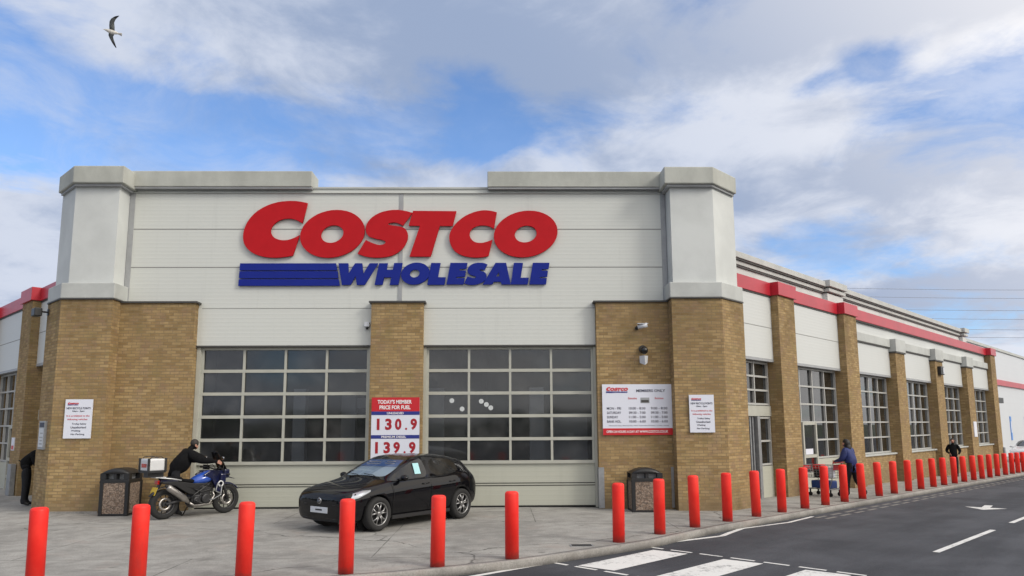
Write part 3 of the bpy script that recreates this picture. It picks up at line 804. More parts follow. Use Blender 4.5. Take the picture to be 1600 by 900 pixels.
# ------------------------------------------------------------------ boards on the front
def board(name, label, cat, x0, x1, z0, z1, y, m='white'):
    b = MB(); b.box(x0, x1, y-.03, y, z0, z1)
    return tag(b.build(name, M[m]), label, cat)
def onwall(y): return lambda x, z, d: Vector((x, y-.031-d, z))
FS = board('fuel_price_board', 'fuel price board with red heading and large red digits on the middle brick pier', 'price board', -3.21, -2.0, 1.02, 2.77, YB-.02)
def patch(name, x0, x1, z0, z1, y, m, parent, t=.004):
    b = MB(); b.box(x0, x1, y-.030-t, y-.0305, z0, z1); return b.build(name, M[m], parent)
patch('red_heading', -3.21, -2.0, 2.42, 2.77, YB-.02, 'bred', FS); patch('blue_band', -3.21, -2.0, 2.33, 2.418, YB-.02, 'bblue', FS); patch('blue_band', -3.21, -2.0, 1.74, 1.83, YB-.02, 'bblue', FS)
P = onwall(YB-.0245)
letters('heading_text', [("TODAY'S MEMBER", -3.06, 2.61, .86, .10, .03), ('PRICE FOR FUEL', -3.01, 2.47, .78, .10, .03), ('UNLEADED', -2.82, 2.347, .42, .056, .02), ('PREMIUM DIESEL', -2.95, 1.757, .62, .056, .02)], M['wink'], FS, P)
def digits(word, xs, z):
    return [(c, x, z, .165 if c not in '1.' else None, .285 if c != '.' else .055, .045) for c, x in zip(word, xs)]
letters('price_digits', digits('130.9', (-3.07, -2.86, -2.615, -2.36, -2.225), 1.955)+digits('139.9', (-3.10, -2.89, -2.645, -2.39, -2.255), 1.375), M['dred'], FS, onwall(YB-.02))

MBD = board('members_board', 'wide white opening hours board with red footer on the right brick pier', 'notice board', 2.63, 4.44, 1.80, 3.08, YB-.02)
patch('red_footer', 2.63, 4.44, 1.80, 1.97, YB-.02, 'bred', MBD); cpic = patch('card_picture', 3.60, 3.83, 2.60, 2.74, YB-.02, 'trim', MBD); patch('card_face', 3.62, 3.81, 2.62, 2.68, YB-.0245, 'darktrim', cpic)
small_logo((2.73, 2.86), .56, YB-.051, MBD)
P = onwall(YB-.02)
letters('hours_text', [('MEMBERS ONLY', 3.50, 2.88, .74, .07, .02)] + [(t, x, z, w, .062, .01) for z, r in ((2.44, ('MON - FRI', '10:00 - 8:30', '9:00 - 8:30')), (2.33, ('SATURDAY', '09:30 - 7:00', '09:30 - 7:00')), (2.22, ('SUNDAY', '11:00 - 5:00', '11:00 - 5:00')), (2.11, ('BANK HOL.', '10:00 - 6:00', '10:00 - 6:00'))) for t, x, w in ((r[0], 2.74, .36 if r[0] != 'SUNDAY' else .28), (r[1], 3.30, .42), (r[2], 3.86, .42))] + [('Christmas Day, Boxing Day, New Years Day & Easter Sunday closed', 2.78, 2.02, 1.52, .028, .0)], M['txt'], MBD, P)
letters('column_heading', [('Executive', 3.29, 2.70, .22, .05, .01), ('Business', 3.97, 2.70, .22, .05, .01)], M['txtred'], MBD, P)
letters('footer_text', [('OPEN 24 HOURS A DAY AT WWW.COSTCO.CO.UK', 2.72, 1.855, 1.56, .062, .02)], M['wink'], MBD, onwall(YB-.0245))

def notice(x0, x1, z0, z1, y, label):
    n = board('wall_notice', label, 'notice', x0, x1, z0, z1, y); w = x1-x0; h = z1-z0; P = onwall(y)
    small_logo((x0+.09*w, z1-.155*h), .40*w, y-.031, n)
    T = lambda t, a, b, f: (t, x0+a*w, z0+f*h, (b-a)*w, .052*h if t[0] != 'g' else .04*h, .01)
    letters('notice_text', [T('NEW RECYCLE POINTS', .06, .94, .745), T('10am - 5pm', .28, .72, .665), T('Trolley Safety', .30, .82, .34), T('Unauthorised', .26, .82, .255), T('Waiting', .28, .62, .165), T('No Parking', .28, .78, .075)], M['txt'], n, P)
    letters('notice_red_text', [T('It is prohibited to the', .08, .92, .545), T('following vehicles:', .12, .86, .455)], M['txtred'], n, P)
notice(-10.63, -9.97, 1.79, 2.74, 18.38, 'white printed notice on the left brick tower above the paving')
notice(4.74, 5.36, 1.86, 2.79, 18.38, 'white printed notice on the right brick tower beside the hours board')

# plate on the 45 degree face of the left tower
T45 = lambda p: Vector((CX-5.69-p.x*R2-p.y*R2, 18.4+p.x*R2-p.y*R2, p.z))   # p.x along the face, p.y out
b = MB(); b.box(.32, .82, 0, .05, 1.52, 2.22, T45); pl = tag(b.build('wall_plate', M['trim']), 'small grey framed plate on the angled face of the left brick tower', 'plate')
b = MB(); b.box(.37, .77, .052, .058, 1.58, 2.04, T45); b.build('plate_face', M['plate'], pl)
b = MB(); b.box(.39, .75, .052, .058, 2.07, 2.18, T45); b.build('plate_heading', M['txt'], pl)
b = MB()
for i, z in enumerate((1.64, 1.72, 1.80, 1.90)): b.box(.42, .70-.05*(i % 2), .0585, .060, z, z+.03, T45)
b.build('plate_lines', M['trim'], pl)
# security lights and cameras
def floodlight(T, label, dark=True):
    r = MB(); r.box(-.02, .02, 0, .22, -.02, .02, T); r.box(-.05, .05, 0, .03, -.08, .08, T); o = tag(r.build('floodlight', M['black']), label, 'floodlight')
    h = MB(); h.box(-.16, .16, .18, .36, -.13, .08, T); h.build('lamp_head', M['black'], o, bevel=.02)
    return o
floodlight(lambda p: T45(Vector((p.x+1.02, p.y, p.z+5.02))), 'black floodlight on a bracket at the outer edge of the left tower')
def bullet(x, z, y, label, m):
    r = MB(); r.lathe([(.05, 0), (.05, .03)], (x-.1, y-.035, z), 'y', 12); r.tube([(x-.1, y-.02, z), (x-.1, y-.14, z), (x-.04, y-.18, z+.02)], .02); o = tag(r.build('wall_camera', M['black']), label, 'camera')
    h = MB(); h.tube([(x-.11, y-.19, z-.0), (x+.12, y-.26, z+.05)], [.055, .06], 12); h.build('camera_body', M[m], o)
    h = MB(); h.box(x-.13, x+.14, y-.30, y-.16, z+.075, z+.09); h.build('sun_hood', M[m], o)
bullet(3.67, 4.53, YB, 'white bullet camera highest on the right brick pier', 'plate')
b = MB(); b.lathe([(.10, 0), (.10, .05)], (3.70, YB-.055, 3.98), 'y', 14); b.tube([(3.70, YB-.04, 3.98), (3.70, YB-.2, 3.98)], .025); o = tag(b.build('dome_camera', M['black']), 'black dome camera on the right brick pier above a white lamp', 'camera')
b = MB(); b.ball((3.70, YB-.22, 3.93), (.10, .10, .10)); b.build('dome', M['blackgloss'], o)
b = MB(); b.box(3.67, 3.72, YB-.16, YB, 3.74, 3.78); o = tag(b.build('security_lamp', M['black']), 'white pointed security lamp below the dome camera', 'lamp')
b = MB(); b.hexa([Vector(p) for p in ((3.60, YB-.1, 3.62), (3.72, YB-.2, 3.56), (3.80, YB-.1, 3.62), (3.72, YB-.05, 3.62))], [Vector(p) for p in ((3.60, YB-.1, 3.80), (3.70, YB-.26, 3.80), (3.82, YB-.1, 3.80), (3.72, YB-.05, 3.80))]); b.build('lamp_shade', M['plate'], o)
b = MB(); b.box(-3.47, -3.34, YC-.16, YC-.032, 4.60, 4.72); o = tag(b.build('sensor_box', M['plate'], bevel=.01), 'small grey sensor box beside the middle brick pier', 'sensor')
b = MB(); b.tube([(-3.40, YC-.1, 4.60), (-3.40, YC-.14, 4.54)], .03); b.build('lens', M['black'], o)
b = MB(); b.box(39.2, 39.75, .0, .16, 4.35, 4.75, TR); o = tag(b.build('bulkhead_light', M['black'], bevel=.02), 'black and white bulkhead light on the fourth brick pier of the long wall', 'light')
b = MB(); b.box(39.5, 39.74, .162, .18, 4.40, 4.70, TR); b.build('diffuser', M['plate'], o)
b = MB(); b.box(45.1, 45.7, .0, .04, 1.35, 2.15, TR); tag(b.build('pier_notice', M['white']), 'small white notice on the fifth brick pier of the long wall', 'notice')
b = MB(); b.box(22.7, 23.05, .0, .02, 1.35, 1.75, TL); o = tag(b.build('pier_notice', M['white']), 'tiny white and red notice on the left side wall pier', 'notice')
b = MB(); b.box(22.75, 23.0, .021, .025, 1.38, 1.50, TL); b.build('red_strip', M['bred'], o)
x, y, _ = RW(45.6, 1.2, 0); z = zg(x, y)
b = MB(); b.lathe([(.07, 0), (.07, 1.25), (.05, 1.28)], (x, y, z), 'z', 12); b.lathe([(.15, 0), (.15, .015)], (x, y, z), 'z', 12); tag(b.build('grey_post', M['metal']), 'thin grey metal post standing in front of the fifth brick pier', 'post')
q = TL(Vector((22.85, .25, 0)))
b = MB(); b.box(22.2, 22.62, .02, .16, 0, .95, TL); tag(b.build('steel_guard', M['metal'], bevel=.01), 'low grey steel guard against the left side wall pier', 'guard')

b = MB(); b.box(1.22, 1.62, 12.95, 13.17, -.02, .006); o = tag(b.build('drain_cover', M['metal']), 'small iron drain cover set in the paving near the kerb', 'drain cover')
b = MB()
for i in range(5): b.box(1.25, 1.59, 12.975+.038*i, 12.99+.038*i, .0065, .009)
b.build('grating', M['gap'], o)

# ------------------------------------------------------------------ bollards
def bollard_mesh():
    b = MB(); r = .108
    b.lathe([(r, -.05), (r, .985), (r-.008, 1.01), (r-.03, 1.025), (0.02, 1.03)], seg=28)
    return b
bm0 = bollard_mesh()
near = [((-5.96, 9.92), 'red steel bollard furthest left in the front row, on bare paving'),
        ((-4.80, 10.22), 'red steel bollard standing between the left bin and the motorcycle rear wheel'),
        ((-3.48, 10.45), 'red steel bollard in front of the left roller door, between motorcycle and car'),
        ((-2.16, 10.79), 'red steel bollard in front of the black car nose and front wheel'),
        ((-.91, 11.26), 'red steel bollard in front of the black car side and rear door'),
        ((.20, 11.845), 'red steel bollard in front of the right roller door, just right of the car')]
spots = [(xy, lb) for xy, lb in near]
ords = ['first', 'second', 'third', 'fourth', 'fifth', 'sixth', 'seventh', 'eighth', 'ninth', 'tenth', 'eleventh', 'twelfth', 'thirteenth', 'fourteenth', 'fifteenth', 'sixteenth', 'seventeenth', 'eighteenth', 'nineteenth', 'twentieth']
sl = [10.99, 12.31, 13.60, 14.96, 16.32, 17.67, 19.02, 20.35, 21.73, 23.14, 24.59, 26.02, 27.51, 28.91, 30.43, 31.83, 33.32, 34.79, 36.36, 37.83, 39.27, 40.8, 42.51, 44.05, 45.44, 46.91]
lab = ['red bollard nearest the zebra crossing, beside the right end of the right roller door', 'red bollard overlapping the right hand litter bin', 'red bollard below the notice on the right brick tower', 'red bollard in front of the angled corner of the right brick tower', 'red bollard at the right edge of the tower, before the sliding door', 'red bollard in front of the first brick pier of the long wall', 'red bollard in front of the glazed side door', 'red bollard overlapping the left end of the shopping trolley', 'red bollard between the trolley and the woman pushing it', 'red bollard just right of the woman in blue']
for i, s in enumerate(sl):
    x = (s*sqrt(2)-11.3)/2
    if i < len(lab): l = lab[i]
    elif i < 16: l = f'{ords[i-10]} red kerb bollard past the one right of the woman in blue'
    elif i < 18: l = ['red bollard just left of the man in black', 'red bollard just right of the man in black'][i-16]
    else: l = f'{ords[i-18]} red kerb bollard past the two beside the man in black'
    spots.append(((x, x+11.3), l))
b0 = None
for i, ((x, y), l) in enumerate(spots):
    if b0 is None: b0 = bm0.build('bollard', M['bollard'], local=True); o = b0
    else: o = b0.copy(); COL.objects.link(o)
    o.location = (x, y, zg(x, y)); o.rotation_euler = (radians(random.uniform(-1, 1)), radians(random.uniform(-1, 1)), random.random()*6)
    tag(o, l, 'bollard', 'red bollards along the kerb')

# ------------------------------------------------------------------ litter bins
def litter_bin(x0, x1, y0, dy, h, label):
    r = thing('litter_bin', label, 'litter bin', ((x0+x1)/2, y0+dy/2, zg((x0+x1)/2, y0)), 0, 'litter bins by the wall')
    w, d = (x1-x0)/2, dy/2; zs = h*.70
    f = MB()
    for sx in (-1, 1):
        for sy in (-1, 1): f.box(sx*w-(.085 if sx > 0 else 0), sx*w+(.085 if sx < 0 else 0), sy*d-(.085 if sy > 0 else 0), sy*d+(.085 if sy < 0 else 0), 0, zs)
    f.box(-w, w, -d, d, zs, zs+.07); f.box(-w+.02, w-.02, -d+.02, d-.02, .0, .05)
    f.build('frame', M['black'], r, bevel=.012, local=True)
    for T in ((-w+.09, w-.09, -d+.012, -d+.05), (-w+.09, w-.09, d-.05, d-.012), (-w+.012, -w+.05, -d+.09, d-.09), (w-.05, w-.012, -d+.09, d-.09)):
        p = MB(); p.box(*T, .055, zs-.005); p.build('stone_panel', M['agg'], r, local=True)
    t = MB()
    for sx in (-1, 1):
        for sy in (-1, 1): t.box(sx*w-(.13 if sx > 0 else 0), sx*w+(.13 if sx < 0 else 0), sy*d-(.13 if sy > 0 else 0), sy*d+(.13 if sy < 0 else 0), zs+.072, h-.12)
    t.box(-.035, .035, -d+.01, d-.01, zs+.072, h-.12); t.box(-w+.14, w-.14, -.12, .12, zs+.072, h-.12)
    n = 9; rings = []
    for j in range(n+1):
        u = -1+2*j/n; zt = h-.125+.125*(1-abs(u)**2.4)
        rings.append([(u*w*1.01, -d*1.01, h-.13), (u*w*1.01, -d*.85, zt-.012), (u*w*1.01, -d*.5, zt+.0), (u*w*1.01, d*.5, zt), (u*w*1.01, d*.85, zt-.012), (u*w*1.01, d*1.01, h-.13)])
    t.loft(rings)
    t.build('hood', M['black'], r, local=True)
    c = MB(); c.box(-w+.10, w-.10, -d+.16, d-.16, zs+.07, h-.13); c.build('liner', M['metal'], r, local=True)
    return r
litter_bin(-9.36, -8.68, 17.78, .66, 1.10, 'black litter bin with pebble panels beside the motorcycle')
litter_bin(3.18, 3.93, 17.95, .66, 1.04, 'black litter bin with pebble panels under the opening hours board')
# ------------------------------------------------------------------ cars
def split_by_material(me, names, mats, parent):
    out = []
    for i, (nm, m) in enumerate(zip(names, mats)):
        bm = bmesh.new(); bm.from_mesh(me)
        bmesh.ops.delete(bm, geom=[f for f in bm.faces if f.material_index != i], context='FACES')
        if not bm.faces: bm.free(); out.append(None); continue
        for f in bm.faces: f.material_index = 0; f.smooth = True
        m2 = bpy.data.meshes.new(nm); bm.to_mesh(m2); bm.free()
        out.append(link(nm, m2, m, parent, local=True))
    return out

def hatchback(label, loc, rz, paint, group=None, detail=True):
    r = thing('parked_car', label, 'car', loc, rz, group)
    # half sections: 0 floor,1 sill in,2 sill out,3 low side,4 crease,5 belt,6 glass foot,7 glass top,8 roof rail,9 roof,10 middle
    S = [
     (2.02, [(0,.27),(.40,.27),(.54,.31),(.58,.44),(.58,.55),(.52,.63),(.46,.655),(.40,.665),(.30,.67),(.15,.675),(0,.68)]),
     (1.97, [(0,.21),(.54,.21),(.70,.26),(.74,.44),(.74,.60),(.68,.69),(.62,.715),(.54,.73),(.40,.745),(.2,.755),(0,.76)]),
     (1.84, [(0,.19),(.60,.19),(.78,.24),(.82,.45),(.825,.66),(.76,.765),(.70,.79),(.61,.805),(.45,.825),(.22,.84),(0,.845)]),
     (1.55, [(0,.18),(.64,.18),(.82,.24),(.86,.47),(.865,.70),(.80,.825),(.745,.85),(.66,.87),(.49,.895),(.25,.91),(0,.915)]),
     (1.20, [(0,.18),(.66,.18),(.83,.24),(.875,.49),(.88,.73),(.82,.87),(.765,.895),(.69,.915),(.50,.94),(.25,.955),(0,.96)]),
     (.94,  [(0,.18),(.67,.18),(.84,.24),(.88,.50),(.88,.75),(.83,.90),(.785,.93),(.72,.955),(.52,.985),(.26,1.0),(0,1.005)]),
     (.86,  [(0,.18),(.67,.18),(.84,.24),(.88,.50),(.88,.755),(.83,.91),(.79,.94),(.73,.975),(.65,1.005),(.33,1.03),(0,1.04)]),
     (.42,  [(0,.18),(.68,.18),(.84,.24),(.88,.50),(.885,.77),(.84,.93),(.81,.955),(.69,1.19),(.62,1.225),(.31,1.26),(0,1.27)]),
     (.02,  [(0,.18),(.68,.18),(.84,.24),(.88,.50),(.885,.78),(.845,.94),(.815,.965),(.645,1.335),(.57,1.385),(.29,1.42),(0,1.43)]),
     (-.10, [(0,.18),(.68,.18),(.84,.24),(.88,.50),(.885,.785),(.845,.942),(.816,.968),(.64,1.355),(.56,1.405),(.29,1.435),(0,1.442)]),
     (-.27, [(0,.18),(.68,.18),(.84,.24),(.88,.50),(.888,.79),(.847,.945),(.817,.97),(.635,1.37),(.555,1.418),(.29,1.445),(0,1.452)]),
     (-.37, [(0,.18),(.68,.18),(.84,.24),(.88,.50),(.888,.79),(.847,.947),(.817,.972),(.632,1.372),(.552,1.420),(.29,1.447),(0,1.454)]),
     (-.85, [(0,.18),(.68,.18),(.84,.24),(.882,.50),(.89,.80),(.848,.962),(.815,.99),(.625,1.355),(.545,1.405),(.29,1.437),(0,1.444)]),
     (-1.15,[(0,.18),(.67,.18),(.84,.24),(.882,.51),(.892,.82),(.846,.99),(.805,1.03),(.635,1.315),(.55,1.375),(.29,1.415),(0,1.422)]),
     (-1.30,[(0,.19),(.67,.19),(.84,.25),(.88,.52),(.89,.83),(.842,1.01),(.79,1.06),(.66,1.27),(.56,1.345),(.29,1.395),(0,1.402)]),
     (-1.58,[(0,.21),(.66,.21),(.82,.27),(.865,.54),(.875,.83),(.825,1.01),(.765,1.07),(.66,1.22),(.58,1.30),(.30,1.345),(0,1.355)]),
     (-1.66,[(0,.22),(.65,.22),(.81,.28),(.855,.54),(.865,.83),(.815,1.0),(.755,1.06),(.66,1.19),(.585,1.25),(.31,1.29),(0,1.30)]),
     (-1.86,[(0,.24),(.62,.24),(.78,.30),(.825,.54),(.83,.80),(.79,.94),(.735,.985),(.67,1.0),(.60,1.02),(.31,1.045),(0,1.05)]),
     (-1.98,[(0,.27),(.58,.27),(.74,.33),(.785,.52),(.785,.72),(.74,.83),(.68,.87),(.60,.885),(.52,.895),(.26,.905),(0,.91)]),
     (-2.03,[(0,.33),(.50,.33),(.62,.37),(.66,.50),(.66,.64),(.62,.72),(.56,.755),(.48,.765),(.40,.77),(.2,.775),(0,.78)]),
    ]
    NAMES = ['body', 'windscreen', 'side_window', 'side_window', 'side_window', 'side_window', 'rear_window', 'door', 'door', 'door', 'door', 'window_pillar', 'window_pillar']
    bm = bmesh.new(); rows = []
    for x, pr in S:
        ring = [bm.verts.new((x, y, z)) for y, z in pr] + [bm.verts.new((x, -y, z)) for y, z in pr[1:-1]][::-1]
        rows.append(ring)
    n = len(rows[0])
    for i in range(len(rows)-1):
        xm = (S[i][0]+S[i+1][0])/2
        for kx in range(n):
            f = bm.faces.new((rows[i][kx], rows[i][(kx+1) % n], rows[i+1][(kx+1) % n], rows[i+1][kx])); f.smooth = True
            seg = kx if kx < 10 else n-1-kx; left = kx < 10
            mi = 0
            if seg in (8, 9) and .02 < xm < .86: mi = 1
            elif seg in (8, 9) and -1.86 < xm < -1.66: mi = 6
            elif seg == 6 and -.27 < xm < .86: mi = 2 if left else 3
            elif seg == 6 and -1.3 < xm < -.37: mi = 4 if left else 5
            elif seg == 6 and -.37 < xm < -.27: mi = 11 if left else 12
            elif 1 < seg < 6 and -.30 < xm < .86: mi = 7 if left else 8
            elif 1 < seg < 6 and -1.16 < xm < -.30: mi = 9 if left else 10
            f.material_index = mi
    for rg in (rows[0][::-1], rows[-1]): bm.faces.new(rg)
    bmesh.ops.recalc_face_normals(bm, faces=bm.faces)
    cl = bm.edges.layers.float.new('crease_edge')
    for e in bm.edges:
        ms = {f.material_index for f in e.link_faces}
        if len(ms) == 2 and (ms & {1, 2, 3, 4, 5, 6}): e[cl] = .55
    for i in range(len(rows)-1):     # crisp crease along the flanks
        for kx in (4, n-4):
            e = bm.edges.get((rows[i][kx], rows[i+1][kx]))
            if e: e[cl] = .35
    me = bpy.data.meshes.new('car_shell'); bm.to_mesh(me); bm.free()
    tmp = bpy.data.objects.new('tmp', me); COL.objects.link(tmp)
    for i in range(13): me.materials.append(paint)
    sb = tmp.modifiers.new('s', 'SUBSURF'); sb.levels = sb.render_levels = 2
    cut = MB()
    AX = ((1.21, .335), (-1.34, .335))
    for ax, az in AX:
        for sy in (-1, 1): cut.lathe([(.375, .60*sy), (.375, 1.1*sy)], (ax, 0, az), 'y', 40)
    ct = cut.build('cut', paint, local=True)
    bo = tmp.modifiers.new('b', 'BOOLEAN'); bo.object = ct; bo.operation = 'DIFFERENCE'; bo.solver = 'EXACT'
    fin = evaluated(tmp); bpy.data.objects.remove(tmp); bpy.data.objects.remove(ct)
    gm = [paint, M['screen'], M['carglass'], M['carglass'], M['carglass'], M['carglass'], M['carglass'], paint, paint, paint, paint, M['blackgloss'], M['blackgloss']]
    parts = split_by_material(fin, NAMES, gm, r)
    body = parts[0]
    # cabin behind the glass
    c = MB(); c.box(-1.5, .75, -.62, .62, .5, .93)
    for sx in (.05, -.95):
        for sy in (-.36, .36): c.box(sx-.12, sx+.05, sy-.22, sy+.22, .9, 1.18); c.box(sx-.10, sx+.02, sy-.10, sy+.10, 1.18, 1.32)
    c.build('cabin', M['black'], r, local=True)
    # wheels
    for ax, az in AX:
        for sy in (-1, 1):
            w = MB(); y0 = .80*sy
            w.lathe([(.225, -.10), (.29, -.105), (.322, -.085), (.33, -.04), (.33, .04), (.322, .085), (.29, .105), (.225, .10), (.21, 0)], (ax, y0, az), 'y', 32, True)
            wh = w.build('wheel', M['rubber'], r, local=True)
            q = MB(); ys = y0+.075*sy
            q.lathe([(.205, -.10*1), (.226, -.10), (.228, .095), (.215, .10), (.203, .09)], (ax, y0, az), 'y', 32, True)
            for a in range(5):
                for da in (-.16, .16):
                    th = 2*pi*a/5+da+.3; t2 = 2*pi*a/5+da*1.9+.3
                    q.tube([(ax+.035*cos(th), ys, az+.035*sin(th)), (ax+.12*cos(th), ys+.012*sy, az+.12*sin(th)), (ax+.212*cos(t2), ys-.005*sy, az+.212*sin(t2))], [.026, .017, .019], 6)
            q.lathe([(.058, -.02), (.058, .02), (.03, .028)] if sy > 0 else [(.058, .02), (.058, -.02), (.03, -.028)], (ax, ys, az), 'y', 16)
            q.build('rim', M['alloy'], wh, local=True)
            d = MB(); d.lathe([(.15, -.01), (.15, .01)], (ax, y0-.01*sy, az), 'y', 20); d.build('brake_disc', M['engine'], wh, local=True)
            l = MB(); l.lathe([(.372, -.5), (.372, -.49)], (ax, y0-.2*sy+.5*1, az), 'y', 24); l.build('arch_liner', M['black'], r, local=True)
    if not detail: pass
    # lamps, grille, plates, mirrors, handles
    for sy in (-1, 1):
        h = MB(); h.loft([[(1.99, sy*.40, .635), (2.005, sy*.40, .65), (1.98, sy*.40, .672)], [(1.955, sy*.58, .60), (1.98, sy*.60, .645), (1.93, sy*.58, .715)], [(1.83, sy*.755, .58), (1.875, sy*.80, .655), (1.80, sy*.75, .765)], [(1.63, sy*.815, .67), (1.675, sy*.872, .725), (1.60, sy*.80, .81)], [(1.42, sy*.845, .775), (1.44, sy*.868, .795), (1.41, sy*.83, .815)]])
        hl = h.build('headlight', M['lamp'], r, local=True)
        h = MB(); h.ball((1.84, sy*.70, .655), (.06, .06, .05), 10); h.build('lamp_housing', M['black'], hl, local=True)
        t = MB(); t.loft([[(-1.90, sy*.62, .80), (-1.93, sy*.62, .85), (-1.89, sy*.62, .90)], [(-1.80, sy*.78, .80), (-1.84, sy*.80, .86), (-1.79, sy*.77, .93)], [(-1.62, sy*.835, .84), (-1.63, sy*.85, .88), (-1.60, sy*.825, .94)]]); t.build('tail_light', M['redlens'], r, local=True)
        m = MB(); m.tube([(.62, sy*.80, .955), (.60, sy*.89, .975)], .03, 6); m.ball((.58, sy*.945, 1.0), (.07, .10, .062), 12); m.build('mirror', paint, r, local=True)
        for pi_, x in ((7 if sy > 0 else 8, -.14), (9 if sy > 0 else 10, -1.0)):
            hd = MB(); hd.tube([(x+.09, sy*.872, .845), (x+.05, sy*.905, .85), (x-.07, sy*.905, .855), (x-.11, sy*.875, .855)], .014, 6); hd.build('handle', paint, parts[pi_] or r, local=True)
        s = MB(); s.box(-.95, .82, sy*.845-.012, sy*.845+.012, .20, .27); s.build('sill_trim', M['black'], r, local=True)
        for xs in (.83, -.305):
            s = MB(); s.tube([(xs, sy*.86, .28), (xs-.01, sy*.889, .52), (xs-.02, sy*.893, .77), (xs, sy*.85, .92)], .004, 5); s.build('door_seam', M['gap'], r, local=True)
        s = MB(); s.tube([(.80, sy*.80, .945), (.42, sy*.828, .953), (-.3, sy*.834, .965), (-.85, sy*.832, .985), (-1.2, sy*.815, 1.04)], .008, 5); s.build('window_trim', M['blackgloss'], r, local=True)
    gfr = MB(); gfr.box(1.93, 2.008, -.50, .50, .44, .52); gfr.box(1.93, 1.995, -.52, .52, .24, .36); gfr.build('grille', M['gap'], r, local=True)
    gfr = MB()
    for z in (.27, .31): gfr.box(1.99, 2.0, -.5, .5, z, z+.012)
    gfr.box(2.0, 2.012, -.48, .48, .535, .543); gfr.build('grille_bar', M['engine'], r, local=True)
    e = MB(); e.lathe([(.058, 0), (.060, .012), (.050, .016)], (2.005, 0, .605), 'x', 24); em = e.build('badge', M['chrome'], r, local=True)
    e = MB(); e.lathe([(.048, 0), (.047, .002)], (2.022, 0, .605), 'x', 24); e.build('badge_field', M['blackgloss'], em, local=True)
    e = MB()
    for l in ([(-.030, .028), (-.008, -.004), (0, .012), (.008, -.004), (.030, .028)], [(-.036, .012), (-.018, -.034), (0, -.006), (.018, -.034), (.036, .012)]): e.tube([(2.026, y, .605+z) for y, z in l], .0042, 5)
    e.build('badge_mark', M['chrome'], em, local=True)
    p = MB(); p.box(2.0, 2.024, -.26, .26, .375, .49); pt = p.build('number_plate', M['plate'], r, bevel=.006, local=True)
    p = MB(); p.box(2.0245, 2.026, -.10, .10, .42, .45); p.build('plate_mark', M['engine'], pt, local=True)
    wi = MB()
    for y0 in (.05, -.45): wi.tube([(.94, y0+.5, 1.0), (.86, y0+.25, 1.052), (.83, y0-.05, 1.07)], .008, 5)
    wi.build('wiper', M['gap'], r, local=True)
    return r, parts
car, cp = hatchback('black hatchback parked diagonally in front of the two roller doors', (-1.93+.10, 15.55, 0), 0, M['carpaint'])
fw, rw = Vector((-2.37, 14.99)), Vector((-.827, 16.93)); hd = (fw-rw).normalized(); left = Vector((-hd.y, hd.x))
mid = (fw+rw)/2 - left*.80; ctr = mid - hd*(-.065)
car.scale = (.965, 1, 1); car.location = (ctr.x-.06, ctr.y, 0); car.rotation_euler = (0, 0, math.atan2(hd.y, hd.x))
# show cards: blue banner behind the windscreen, cyan sheet on the near front side window
b = MB()
b.hexa([Vector(p) for p in ((.80, -.60, 1.02), (.80, .60, 1.02), (.79, .60, 1.02), (.79, -.60, 1.02))], [Vector(p) for p in ((.42, -.56, 1.20), (.42, .56, 1.20), (.41, .56, 1.20), (.41, -.56, 1.20))])
dash = b.build('dashboard_card', M['cardpale'], car, local=True)
b = MB(); b.hexa([Vector(p) for p in ((.44, -.56, 1.205), (.44, .56, 1.205), (.43, .56, 1.205), (.43, -.56, 1.205))], [Vector(p) for p in ((.16, -.50, 1.335), (.16, .50, 1.335), (.15, .50, 1.335), (.15, -.50, 1.335))])
bl = b.build('screen_banner', M['cardblue'], car, local=True)
b = MB()
for y0, y1, t in ((-.42, -.02, .25), (-.42, -.08, .55), (.12, .40, .35), (.12, .36, .62)):
    xa = .44-.28*t; za = 1.212+.13*t
    b.box(xa-.02, xa+.012, y0, y1, za, za+.018)
b.build('banner_writing', M['wink'], bl, local=True)
b = MB(); b.hexa([Vector(p) for p in ((.10, .782, 1.05), (-.08, .782, 1.05), (-.08, .786, 1.05), (.10, .786, 1.05))], [Vector(p) for p in ((.10, .692, 1.27), (-.08, .692, 1.27), (-.08, .696, 1.27), (.10, .696, 1.27))]); st = b.build('price_sheet', M['cyan'], cp[2], local=True)
far, _ = hatchback('white car parked at the far end beyond the long wall', (36.2, 50.3, zg(36, 50)), radians(225), M['whitepaint'])

